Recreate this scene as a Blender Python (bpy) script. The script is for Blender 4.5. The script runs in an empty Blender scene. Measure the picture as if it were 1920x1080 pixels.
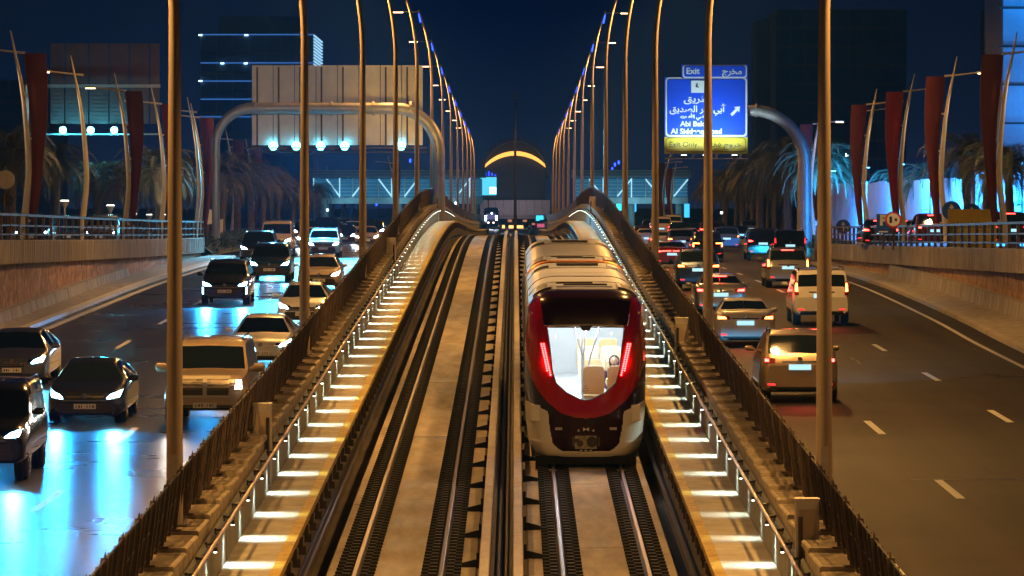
import bpy, bmesh, math, random
from mathutils import Vector, Matrix
from mathutils.bvhtree import BVHTree
random.seed(7)
SC = bpy.context.scene
COL = SC.collection
H = 9.0                      # height of the camera above the datum
F = 8755.0

# ------------------------------------------------------------------ camera, sky, exposure
cam = bpy.data.cameras.new('camera'); camo = bpy.data.objects.new('camera', cam); COL.objects.link(camo)
cam.sensor_width = 36; cam.lens = F / 1920 * 36
cam.shift_y = -155 / 1920; cam.shift_x = -6 / 1920
cam.clip_start = 1; cam.clip_end = 9000
camo.location = (0, 0, H); camo.rotation_euler = (math.pi / 2, 0, 0)
SC.camera = camo
W = bpy.data.worlds.new('World'); SC.world = W; W.use_nodes = True
wn = W.node_tree; wn.nodes.clear()
wo = wn.nodes.new('ShaderNodeOutputWorld'); wb = wn.nodes.new('ShaderNodeBackground')
tc = wn.nodes.new('ShaderNodeTexCoord'); sp = wn.nodes.new('ShaderNodeSeparateXYZ'); rp = wn.nodes.new('ShaderNodeValToRGB')
wn.links.new(tc.outputs['Generated'], sp.inputs[0]); wn.links.new(sp.outputs['Z'], rp.inputs[0])
e = rp.color_ramp.elements
e[0].position = 0.0; e[0].color = (0.0075, 0.015, 0.042, 1)
e[1].position = 0.3; e[1].color = (0.0005, 0.0024, 0.0125, 1)
m_ = e.new(0.018); m_.color = (0.0028, 0.0078, 0.026, 1)
m_ = e.new(0.05); m_.color = (0.0008, 0.0036, 0.0165, 1)
wn.links.new(rp.outputs[0], wb.inputs[0]); wb.inputs[1].default_value = 1.0
wn.links.new(wb.outputs[0], wo.inputs[0])
SC.view_settings.view_transform = 'Standard'; SC.view_settings.look = 'None'
SC.view_settings.exposure = 0.0; SC.view_settings.gamma = 1.0
SC.view_settings.use_curve_mapping = False
SC.cycles.use_denoising = True
SC.cycles.max_bounces = 6; SC.cycles.diffuse_bounces = 2; SC.cycles.glossy_bounces = 3
SC.cycles.transparent_max_bounces = 12; SC.cycles.volume_bounces = 0
SC.cycles.sample_clamp_indirect = 6; SC.cycles.sample_clamp_direct = 0
SC.cycles.caustics_reflective = False; SC.cycles.caustics_refractive = False

# ------------------------------------------------------------------ profiles along the line
def interp(tab, d):
    if d <= tab[0][0]: return tab[0][1]
    if d >= tab[-1][0]: return tab[-1][1]
    for i in range(len(tab) - 1):
        x0, y0 = tab[i]; x1, y1 = tab[i + 1]
        if x0 <= d <= x1:
            p0 = tab[i - 1] if i > 0 else (2 * x0 - x1, 2 * y0 - y1)
            p3 = tab[i + 2] if i + 2 < len(tab) else (2 * x1 - x0, 2 * y1 - y0)
            m0 = (y1 - p0[1]) / (x1 - p0[0]) * (x1 - x0); m1 = (p3[1] - y0) / (p3[0] - x0) * (x1 - x0)
            t = (d - x0) / (x1 - x0)
            return ((2*t**3 - 3*t*t + 1) * y0 + (t**3 - 2*t*t + t) * m0 + (-2*t**3 + 3*t*t) * y1 + (t**3 - t*t) * m1)
RT = [(-100, -8.3 - 2.73), (0, -8.3), (100, -5.57), (200, -2.86), (225, -2.28), (250, -1.93), (275, -1.82), (300, -1.98),
      (340, -2.4), (400, -2.95), (500, -3.55), (620, -3.95), (830, -4.2), (1200, -4.3), (3000, -4.3)]
def rz(d): return H + interp(RT, d)
def rzn(d): return interp(RT, d)
LT = [(-50, -6.8), (89, -5.53), (109, -5.12), (143, -4.45), (179, -3.82), (208, -3.38), (250, -3.02), (320, -2.9), (500, -2.85), (900, -2.85), (4000, -2.85)]
RR = [(-50, -6.9), (83, -5.14), (112, -4.68), (143, -4.26), (160, -3.95), (199, -3.5), (250, -3.3), (320, -3.15), (500, -2.9), (900, -2.85), (4000, -2.85)]
GT = [(-50, -1.0), (140, -1.45), (161, -1.65), (246, -2.2), (330, -2.5), (450, -2.75), (600, -2.85), (4000, -2.85)]
def road_z(side, d): return H + interp(LT if side < 0 else RR, d)
def ground_z(d): return H + interp(GT, d)
def tx(x0, d):               # the two tracks spread a little before the station
    t = min(1, max(0, (d - 430) / 400)); return x0 + (-1 if x0 < -.2 else 1) * 2.2 * t * t * (3 - 2 * t)

# ------------------------------------------------------------------ materials
MATS = {}
def pbr(name, col, rough=.6, metal=0., var=0., scale=3., bump=0., bscale=40., coat=0., rvar=0., stain=None, spec=.5):
    m = bpy.data.materials.new(name); MATS[name] = m; m.use_nodes = True
    nt = m.node_tree; b = nt.nodes['Principled BSDF']
    b.inputs['Roughness'].default_value = rough; b.inputs['Metallic'].default_value = metal
    b.inputs['Base Color'].default_value = (*col, 1); b.inputs['Coat Weight'].default_value = coat
    b.inputs['Specular IOR Level'].default_value = spec
    g = None
    if var or bump or rvar or stain:
        g = nt.nodes.new('ShaderNodeNewGeometry')
    if var or stain:
        n = nt.nodes.new('ShaderNodeTexNoise'); n.inputs['Scale'].default_value = scale; n.inputs['Detail'].default_value = 6
        n.inputs['Roughness'].default_value = .65
        mp = nt.nodes.new('ShaderNodeMapping'); nt.links.new(g.outputs['Position'], mp.inputs[0])
        if stain: mp.inputs['Scale'].default_value = stain
        nt.links.new(mp.outputs[0], n.inputs[0])
        r = nt.nodes.new('ShaderNodeValToRGB'); nt.links.new(n.outputs[0], r.inputs[0])
        r.color_ramp.elements[0].position = .3; r.color_ramp.elements[1].position = .7
        r.color_ramp.elements[0].color = (*[max(0, c * (1 - var)) for c in col], 1)
        r.color_ramp.elements[1].color = (*[min(1, c * (1 + var * .6)) for c in col], 1)
        nt.links.new(r.outputs[0], b.inputs['Base Color'])
    if rvar:
        n = nt.nodes.new('ShaderNodeTexNoise'); n.inputs['Scale'].default_value = .35; n.inputs['Detail'].default_value = 5
        nt.links.new(g.outputs['Position'], n.inputs[0])
        mr = nt.nodes.new('ShaderNodeMapRange'); nt.links.new(n.outputs[0], mr.inputs[0])
        mr.inputs[1].default_value = .3; mr.inputs[2].default_value = .7
        mr.inputs[3].default_value = rough - rvar; mr.inputs[4].default_value = rough + rvar
        nt.links.new(mr.outputs[0], b.inputs['Roughness'])
    if bump:
        n = nt.nodes.new('ShaderNodeTexNoise'); n.inputs['Scale'].default_value = bscale; n.inputs['Detail'].default_value = 4
        nt.links.new(g.outputs['Position'], n.inputs[0])
        bp = nt.nodes.new('ShaderNodeBump'); bp.inputs['Strength'].default_value = bump; bp.inputs['Distance'].default_value = .02
        nt.links.new(n.outputs[0], bp.inputs['Height']); nt.links.new(bp.outputs[0], b.inputs['Normal'])
    return m
def emis(name, col, s):
    m = bpy.data.materials.new(name); MATS[name] = m; m.use_nodes = True
    b = m.node_tree.nodes['Principled BSDF']; b.inputs['Base Color'].default_value = (*[c * .3 for c in col], 1)
    b.inputs['Emission Color'].default_value = (*col, 1); b.inputs['Emission Strength'].default_value = s
    return m
def glassy(name, tint, gloss=.08, rough=.02):
    m = bpy.data.materials.new(name); MATS[name] = m; m.use_nodes = True
    nt = m.node_tree; nt.nodes.clear()
    o = nt.nodes.new('ShaderNodeOutputMaterial'); mx = nt.nodes.new('ShaderNodeMixShader')
    t = nt.nodes.new('ShaderNodeBsdfTransparent'); t.inputs[0].default_value = (*tint, 1)
    g = nt.nodes.new('ShaderNodeBsdfGlossy'); g.inputs['Roughness'].default_value = rough
    mx.inputs[0].default_value = gloss
    nt.links.new(t.outputs[0], mx.inputs[1]); nt.links.new(g.outputs[0], mx.inputs[2]); nt.links.new(mx.outputs[0], o.inputs[0])
    return m

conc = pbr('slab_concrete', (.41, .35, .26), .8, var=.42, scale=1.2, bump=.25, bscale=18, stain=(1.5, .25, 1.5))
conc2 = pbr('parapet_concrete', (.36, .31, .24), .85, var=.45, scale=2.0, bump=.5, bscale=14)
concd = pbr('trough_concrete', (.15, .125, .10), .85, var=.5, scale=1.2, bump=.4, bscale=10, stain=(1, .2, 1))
cable = pbr('black_rubber', (.007, .006, .006), .75, spec=.2)
fastm = pbr('fastener_iron', (.007, .006, .0055), .8, .0, spec=.2)
railst = pbr('rail_steel', (.13, .105, .13), .40, 1.0)
railsd = pbr('rail_web_rust', (.05, .035, .028), .65, .5, var=.3)
cover = pbr('cover_board', (.50, .45, .40), .55, var=.25, scale=2., stain=(2, .4, 2))
deckm = pbr('walkway_deck', (.46, .45, .41), .75, var=.35, scale=1.6, bump=.5, bscale=30)
yel = pbr('yellow_wash', (.46, .31, .03), .65, var=.5, scale=5)  # yellow LED wash along the deck edge, put into the colour
steelp = pbr('panel_steel', (.24, .25, .24), .75, .0, var=.18, scale=1.5, bump=.15, bscale=4)
dsteel = pbr('dark_steel', (.07, .055, .05), .5, .5, var=.3, scale=6)
fencem = pbr('screen_steel', (.020, .014, .013), .55, .3, var=.35, scale=5)
handr = pbr('handrail_steel', (.30, .23, .19), .35, .6)
polem = pbr('pole_paint', (.34, .28, .22), .5, var=.12, scale=1.2, stain=(2, 2, .3), bump=.1, bscale=6)
polew = pbr('pole_cream', (.62, .58, .50), .45, var=.1, scale=2)
galv = pbr('galvanised_steel', (.42, .40, .38), .45, .4, var=.2, scale=2)
wallc = pbr('panel_concrete', (.40, .36, .31), .85, var=.35, scale=1.1, bump=.4, bscale=16, stain=(2, 2, .4))
wallr = pbr('rough_wall', (.42, .25, .13), .95, var=.75, scale=2.6, bump=1.0, bscale=5)
wallb = pbr('base_wall', (.36, .34, .32), .85, var=.5, scale=1.5, bump=.3, bscale=12, stain=(1.5, 1.5, .25))
paint = pbr('road_paint', (.62, .62, .60), .55, var=.3, scale=6)
kerbp = pbr('kerb_paint', (.60, .60, .58), .5, var=.25, scale=3)
bannerm = pbr('banner_maroon', (.12, .012, .017), .75, var=.1, scale=2)
bannerr = pbr('banner_red', (.36, .008, .008), .7, var=.1, scale=2)
trunkm = pbr('palm_trunk', (.15, .12, .10), .95, var=.6, scale=9, bump=1., bscale=14)
leafm = pbr('palm_leaf', (.12, .12, .06), .6, var=.5, scale=4)
leafg = pbr('shrub_leaf', (.05, .085, .03), .7, var=.5, scale=5)
barkd = pbr('soil', (.07, .055, .04), .95, var=.5, scale=3)
pavem = pbr('street_paving', (.13, .12, .11), .8, var=.4, scale=.6, bump=.3, bscale=8)
darkb = pbr('tower_glass', (.13, .18, .27), .35, .0, var=.3, scale=.15)
darkc = pbr('tower_clad', (.22, .23, .27), .7, var=.3, scale=.1)
whitep = pbr('white_plastic', (.7, .7, .68), .45)
blackp = pbr('black_plastic', (.012, .012, .013), .4)
rubber = pbr('tyre_rubber', (.018, .018, .018), .8)
chrome = pbr('chrome', (.6, .6, .62), .15, 1.0)
warm = emis('lamp_warm', (1, .62, .30), 14); blueled = emis('lamp_blue', (.02, .06, 1), 6)
stripl = emis('lamp_strip', (.85, 1, .80), 14)
cyanl = emis('lamp_cyan', (.10, .70, 1), 22)

def asphalt(name, col, rough, rv):
    m = pbr(name, col, rough, var=.8, scale=.7, stain=(2.2, .10, 1), bump=.30, bscale=38, rvar=rv * .4, spec=.6)
    nt = m.node_tree; b = nt.nodes['Principled BSDF']; src = b.inputs['Base Color'].links[0].from_socket
    g = nt.nodes.new('ShaderNodeNewGeometry'); wv = nt.nodes.new('ShaderNodeTexWave'); wv.inputs['Scale'].default_value = .19
    wv.inputs['Distortion'].default_value = 1.2; wv.inputs['Detail'].default_value = 3; wv.inputs['Detail Scale'].default_value = .4
    nt.links.new(g.outputs['Position'], wv.inputs[0])
    mr = nt.nodes.new('ShaderNodeMapRange'); nt.links.new(wv.outputs['Fac'], mr.inputs[0]); mr.inputs[3].default_value = .5; mr.inputs[4].default_value = 1.15
    vm = nt.nodes.new('ShaderNodeVectorMath'); vm.operation = 'SCALE'; nt.links.new(src, vm.inputs[0]); nt.links.new(mr.outputs[0], vm.inputs['Scale'])
    nt.links.new(vm.outputs[0], b.inputs['Base Color'])
    return m
asph = asphalt('asphalt', (.026, .025, .026), .28, .03)
asphr = asphalt('asphalt_worn', (.020, .0125, .0065), .66, .05); asphr.node_tree.nodes['Principled BSDF'].inputs['Specular IOR Level'].default_value = .28

# ------------------------------------------------------------------ mesh helpers
def link(name, me, parent=None, loc=None, rot=None, sc=None, **k):
    o = bpy.data.objects.new(name, me); COL.objects.link(o)
    if parent: o.parent = parent
    if loc is not None: o.location = loc
    if rot is not None: o.rotation_euler = rot
    if sc is not None: o.scale = sc
    for a, b in k.items(): o[a] = b
    return o
def empty(name, loc=(0, 0, 0), rot=(0, 0, 0), **k):
    return link(name, None, None, loc, rot, **k)
class MB:
    def __init__(s): s.v = []; s.f = []; s.mi = []
    def add(s, vs, fs, mi=0):
        n = len(s.v); s.v += [tuple(v) for v in vs]; s.f += [tuple(i + n for i in f) for f in fs]; s.mi += [mi] * len(fs)
    def box(s, x0, x1, y0, y1, z0, z1, mi=0, M=None):
        vs = [Vector(p) for p in ((x0,y0,z0),(x1,y0,z0),(x1,y1,z0),(x0,y1,z0),(x0,y0,z1),(x1,y0,z1),(x1,y1,z1),(x0,y1,z1))]
        if M: vs = [M @ p for p in vs]
        s.add(vs, [(0,3,2,1),(4,5,6,7),(0,1,5,4),(1,2,6,5),(2,3,7,6),(3,0,4,7)], mi)
    def tube(s, pts, rad, n=8, mi=0, caps=True):
        pts = [Vector(p) for p in pts]; N = len(pts)
        if not hasattr(rad, '__len__'): rad = [rad] * N
        rings = []; up = None
        for i, p in enumerate(pts):
            t = (pts[min(N-1, i+1)] - pts[max(0, i-1)]).normalized()
            if up is None: up = Vector((0, 0, 1)) if abs(t.z) < .9 else Vector((1, 0, 0))
            a = t.cross(up).normalized(); b = a.cross(t).normalized(); up = b
            rings.append([p + a * (rad[i] * math.cos(k * 2 * math.pi / n)) + b * (rad[i] * math.sin(k * 2 * math.pi / n)) for k in range(n)])
        vs = [q for r in rings for q in r]; fs = []
        for i in range(N - 1):
            for k in range(n):
                k2 = (k + 1) % n; fs.append((i*n+k, i*n+k2, (i+1)*n+k2, (i+1)*n+k))
        if caps: fs += [tuple(range(n))[::-1], tuple((N-1)*n + k for k in range(n))]
        s.add(vs, fs, mi)
    def prism(s, poly, a0, a1, axis='y', mi=0, M=None):   # poly of (u,v); axis = extrusion
        vs = []
        for a in (a0, a1):
            for u, v in poly:
                vs.append(Vector((u, a, v)) if axis == 'y' else Vector((a, u, v)) if axis == 'x' else Vector((u, v, a)))
        if M: vs = [M @ p for p in vs]
        n = len(poly); fs = [tuple(range(n)), tuple(range(2*n-1, n-1, -1))]
        fs += [(i, i+n, (i+1) % n + n, (i+1) % n) for i in range(n)]
        s.add(vs, fs, mi)
    def sweep(s, prof, ds, zf=rz, xf=None, closed=True, mi=0):   # prof of (x,h) swept along the line
        xf = xf or (lambda x, d: x)
        n = len(prof); vs = []
        for d in ds:
            z = zf(d)
            vs += [(xf(x, d), d, z + h) for x, h in prof]
        fs = []
        for i in range(len(ds) - 1):
            for k in range(n if closed else n - 1):
                k2 = (k + 1) % n; fs.append((i*n+k, i*n+k2, (i+1)*n+k2, (i+1)*n+k))
        if closed: fs += [tuple(range(n))[::-1], tuple((len(ds)-1)*n + k for k in range(n))]
        s.add(vs, fs, mi)
    def mesh(s, name, mats, smooth=None, fix=True):
        me = bpy.data.meshes.new(name); me.from_pydata(s.v, [], s.f)
        for m in (mats if isinstance(mats, (list, tuple)) else [mats]): me.materials.append(m)
        if any(s.mi): me.polygons.foreach_set('material_index', s.mi)
        if fix:
            bm = bmesh.new(); bm.from_mesh(me); bmesh.ops.recalc_face_normals(bm, faces=bm.faces); bm.to_mesh(me); bm.free()
        if smooth is not None:
            me.shade_smooth(); me.set_sharp_from_angle(angle=math.radians(smooth))
        return me
    def build(s, name, mats, parent=None, smooth=None, loc=None, rot=None, **k):
        return link(name, s.mesh(name, mats, smooth), parent, loc, rot, **k)
def frange(a, b, st):
    n = max(1, int(round((b - a) / st))); return [a + (b - a) * i / n for i in range(n + 1)]
def copy_tree(o, parent=None):
    c = o.copy(); COL.objects.link(c)
    if parent: c.parent = parent
    for ch in CH.get(o.name, []): copy_tree(ch, c)
    return c
def children(root):
    return [x for x in COL.objects if x.parent == root]
def light(name, kind, loc, aim, energy, col, parent=None, size=60, blend=.4, radius=.1, **k):
    l = bpy.data.lights.new(name, kind); l.energy = energy; l.color = col
    if kind == 'SPOT': l.spot_size = math.radians(size); l.spot_blend = blend; l.shadow_soft_size = radius
    elif kind == 'POINT': l.shadow_soft_size = radius
    o = bpy.data.objects.new(name, l); COL.objects.link(o); o.location = loc
    if aim is not None:
        o.rotation_euler = (Vector(aim) - Vector(loc)).to_track_quat('-Z', 'Y').to_euler()
    return o
TXT = {}
def text_mesh(body, size, mat, align='CENTER', bold=0.0, ext=.004):
    c = bpy.data.curves.new('lettering', 'FONT'); c.body = body; c.size = size; c.align_x = align; c.align_y = 'CENTER'
    c.offset = bold; c.extrude = ext
    o = bpy.data.objects.new('lettering', c); COL.objects.link(o)
    dg = bpy.context.evaluated_depsgraph_get()
    me = bpy.data.meshes.new_from_object(o.evaluated_get(dg)); me.materials.clear(); me.materials.append(mat)
    bpy.data.objects.remove(o); return me
# ------------------------------------------------------------------ ground, roads
NEAR = -60
ds_all = frange(NEAR, 340, 8) + frange(360, 700, 20) + [800, 1000, 1400, 2200, 4000]
def sheet(name, strips, ds, mat, zf, **k):
    mb = MB(); n = len(strips)
    for d in ds: mb.v += [(x, d, zf(d) + h) for x, h in strips]
    for i in range(len(ds) - 1):
        for j in range(n - 1): mb.f.append((i*n+j, i*n+j+1, (i+1)*n+j+1, (i+1)*n+j))
    mb.mi = [0] * len(mb.f)
    return mb.build(name, mat, **k)
sheet('ground', [(-2500, 0), (2500, 0)], [NEAR, 330, 420, 600, 4000], barkd, lambda d: H - 11.5 if d < 400 else H - 6.3, kind='structure')
for s, mt in ((-1, asph), (1, asphr)):
    zf = (lambda d, s=s: road_z(s, d))
    sheet('road', [(s * 4.6, 0), (s * 8, 0), (s * 12, 0), (s * 16, 0), (s * 18.4, 0)], ds_all, mt, zf, kind='structure')
    # side street beyond the retaining wall, and its verge after the wall has ended
    sheet('street', [(s * 18.2, 0), (s * 30, 0), (s * 34, 0)], frange(NEAR, 340, 8) + frange(360, 700, 20) + [1000, 4000], pavem, ground_z, kind='structure')
    sheet('pavement', [(s * 34, .14), (s * 70, .14), (s * 600, .14)], frange(NEAR, 340, 20) + [700, 1000, 4000], pavem, ground_z, kind='structure')
    mb = MB()                                   # grassy bank between the road and the side street
    dd = frange(266, 450, 6)
    for d in dd: mb.v += [(s * 17.1, d, zf(d) + .1), (s * 17.7, d, max(zf(d) + .12, ground_z(d) - .1)), (s * 18.4, d, ground_z(d) + .02)]
    for i in range(len(dd) - 1):
        for j in range(2): mb.f.append((i*3+j, i*3+j+1, i*3+j+4, i*3+j+3))
    mb.mi = [0] * len(mb.f)
    mb.build('bank', leafg, kind='structure')
    # kerb
    xk = 16.3 if s < 0 else 15.2
    def kx(x, d, s=s): return x + s * (-(d - 160) * .006 if s < 0 else (d - 160) * .012)
    mb = MB(); mb.sweep([(s * xk, 0), (s * xk, .13), (s * (xk + .25), .15), (s * (xk + .25), 0)], frange(NEAR, 260, 8), zf, kx)
    mb.build('kerb', kerbp if s < 0 else wallc, kind='structure')
    mb = MB(); mb.sweep([(s * (xk + .25), 0.0), (s * (xk + .25), .11), (s * 18.1, .13), (s * 18.1, 0)], frange(NEAR, 266, 8), zf, kx)
    mb.build('shoulder', wallb, kind='structure')
    # lane paint
    def mark(x0, x1, a, b, nm='lane_marking', xf=None, s=s, zf=zf):
        q = MB(); dd = frange(a, b, 4)
        for d in dd: q.v += [((xf or (lambda x, d: x))(x0, d), d, zf(d) + .006), ((xf or (lambda x, d: x))(x1, d), d, zf(d) + .006)]
        for i in range(len(dd) - 1): q.f.append((2*i, 2*i+1, 2*i+3, 2*i+2))
        q.mi = [0] * len(q.f); return q.build(nm, paint, kind='structure')
    edge = xk - (.32 if s < 0 else .75)
    mark(s * edge, s * (edge - (.30 if s < 0 else .16)), NEAR, 255, 'edge_line', kx)
    mark(s * 5.5, s * 5.65, NEAR, 600, 'edge_line')
    if s > 0:
        for x in (7.75, 10.9):
            p = 82 if x < 9 else 86
            for k in range(-3, 26): mark(x, x + .16, p + 17.5 * k, p + 17.5 * k + 4.5)
    else:
        for x in (-8.85, -12.4):
            p = 85 if x > -10 else 74
            for k in range(-3, 26): mark(x, x + .16, p + 17.5 * k, p + 17.5 * k + 5.5)

random.seed(21)
tarm = pbr('tar_seal', (.008, .008, .008), .35)
for s in (-1, 1):
    for k in range(16):
        q = MB(); x0 = s * random.uniform(6, 14.5); d0 = random.uniform(70, 230); along = random.random() < .6; L = random.uniform(2, 9) if along else random.uniform(1.5, 4)
        pts = []; n = 14
        for i in range(n + 1):
            t = i / n; x = x0 + (random.uniform(-.05, .05) if along else s * L * t); d = d0 + (L * t if along else random.uniform(-.1, .1)); pts.append((x, d))
        for x, d in pts: q.v += [((x - .03) if along else x, d if along else d - .12, road_z(s, d) + .004), ((x + .03) if along else x, d if along else d + .12, road_z(s, d) + .004)]
        q.f = [(2*i, 2*i+1, 2*i+3, 2*i+2) for i in range(n)]; q.mi = [0] * n; q.build('tar_seam', tarm, kind='structure')

# ------------------------------------------------------------------ track trough, slabs, rails
C0 = -.25
DT = frange(44, 340, 4) + frange(350, 640, 10)
DT2 = DT + frange(660, 1000, 20)
mb = MB(); mb.sweep([(-4.5, -.62), (-4.5, -.45), (4.1, -.45), (4.1, -.62)], DT, rz)
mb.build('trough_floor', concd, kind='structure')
mb = MB(); mb.sweep([(-9, -.9), (-9, -.62), (9, -.62), (9, -.9)], frange(600, 1050, 20), rz)
mb.build('trackbed', concd, kind='structure')
TR = (-1.96, 1.52)
random.seed(3)
for ti, xc in enumerate(TR):
    root = empty('track', (0, 0, 0), kind='structure')
    inner = 1 if ti == 0 else -1
    # slab pieces : centre panel, outer strip, inner strip that carries the conductor rail
    def slabs(x0, x1, top, ds, nm='slab_panel'):
        for a, b in zip(ds[:-1], ds[1:]):
            q = MB(); h = top + random.uniform(-.008, .008)
            xa, xb = x0 + .015, x1 - .015
            q.sweep([(xa, -.45), (xa, h - .02), (xa + .02, h), (xb - .02, h), (xb, h - .02), (xb, -.45)],
                    frange(a + .018, b - .018, 2.2), rz, tx)
            q.build(nm, conc, root)
    dsc = [56.0]
    pat = [12.9, 3.2, 16, 3.2] if ti == 0 else [3.2, 12.9, 3.2, 16]
    off = 0 if ti == 0 else 2
    dsc = [91.9 - 35.3 - 16 - 3.2 + 3.2 + off * 1.7]
    i = 0
    while dsc[-1] < 345: dsc.append(dsc[-1] + pat[i % 4]); i += 1
    while dsc[-1] < 900: dsc.append(dsc[-1] + 35.3)
    slabs(xc - .46, xc + .44, .0, dsc)
    so = xc - inner * 1.02; sl = sorted((so - .02, so + .14 * 1))
    slabs(min(so, so - inner * .2), max(so, so - inner * .2), .0, [x + 2 for x in dsc], 'edge_panel')
    si = xc + inner * .98
    slabs(min(si, si + inner * .34), max(si, si + inner * .34), -.04, [x - 3 for x in dsc], 'edge_panel')
    # black rail troughs
    for rx in (xc - .7175, xc + .7175):
        q = MB(); q.sweep([(rx - .25, -.45), (rx - .25, -.10), (rx + .25, -.10), (rx + .25, -.45)], DT2, rz, tx)
        q.build('rail_pad', cable, root)
        q = MB(); p = [(-.07, -.10), (-.07, -.085), (-.012, -.06), (-.012, .02), (-.036, .03), (-.036, .052), (-.026, .06), (.026, .06),
             (.036, .052), (.036, .03), (.012, .02), (.012, -.06), (.07, -.085), (.07, -.10)]
        mi = []
        q.sweep([(rx + a, b) for a, b in p], DT2, rz, tx)
        r = q.build('rail', [railsd, railst], root)
        for po in r.data.polygons:
            zz = [r.data.vertices[v].co.z - rz(r.data.vertices[v].co.y) for v in po.vertices]
            if min(zz) > .045: po.material_index = 1
        q = MB()
        for d in frange(50, 330, .55):
            z = rz(d)
            for sgn in (-1, 1):
                a = tx(rx, d) + sgn * .15
                q.box(a - .07, a + .07, d - .13, d + .13, z - .10, z + .02)
                b_ = a + sgn * .12; q.box(b_ - .06, b_ + .06, d - .07, d + .07, z - .10, z + .05)
        q.build('rail_fastener', fastm, root, kind='stuff')
    # conductor rail under its cover boards, brackets every 5 m
    tr = empty('conductor_rail', (0, 0, 0), label='%s conductor rail under pale cover boards beside the %s track' % (('left', 'empty') if ti == 0 else ('right', 'train')),
               category='conductor rail', group='conductor rails between the tracks')
    cx = -.51 if ti == 0 else .05
    a = 42.2
    while a < 640:
        b = a + (9.8 if a < 330 else 24)
        q = MB(); q.sweep([(cx - .085, .24), (cx - .085, .30), (cx - .07, .32), (cx + .07, .32), (cx + .085, .30), (cx + .085, .24)],
                          frange(a + .02, b - .02, 2.5), rz)
        q.build('cover_board', cover, tr); a = b
    q = MB(); q.sweep([(cx - .03, .1), (cx - .03, .2), (cx + .03, .2), (cx + .03, .1)], DT, rz); q.build('power_bar', railsd, tr)
    bk = MB(); s = -inner
    bk.prism([(0, -.05), (0, .10), (s * .10, .08), (s * .34, .02), (s * .34, -.05)], -.05, .05, 'y')
    bk.box(min(0, s * .05), max(0, s * .05), -.07, .07, -.06, .2)
    bm_ = bk.mesh('bracket', fastm)
    for k in range(0, 52):
        d = 53.85 + 5.15 * k + (0 if ti == 0 else 1.5)
        link('bracket', bm_, tr, (cx + s * .1, d, rz(d)))
# middle drainage channel and its cable duct
q = MB(); q.sweep([(-.42, -.45), (-.42, -.08), (-.36, -.08), (-.36, -.3), (-.1, -.3), (-.1, -.08), (-.04, -.08), (-.04, -.45)], DT, rz)
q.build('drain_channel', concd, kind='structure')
q = MB(); q.tube([(-.28, d, rz(d) - .18) for d in DT], .055, 6); q.tube([(-.16, d, rz(d) - .2) for d in DT], .04, 6)
q.build('cable_duct', dsteel, smooth=50, label='pair of dark cable ducts in the channel between the conductor rails', category='cable duct')

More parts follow.
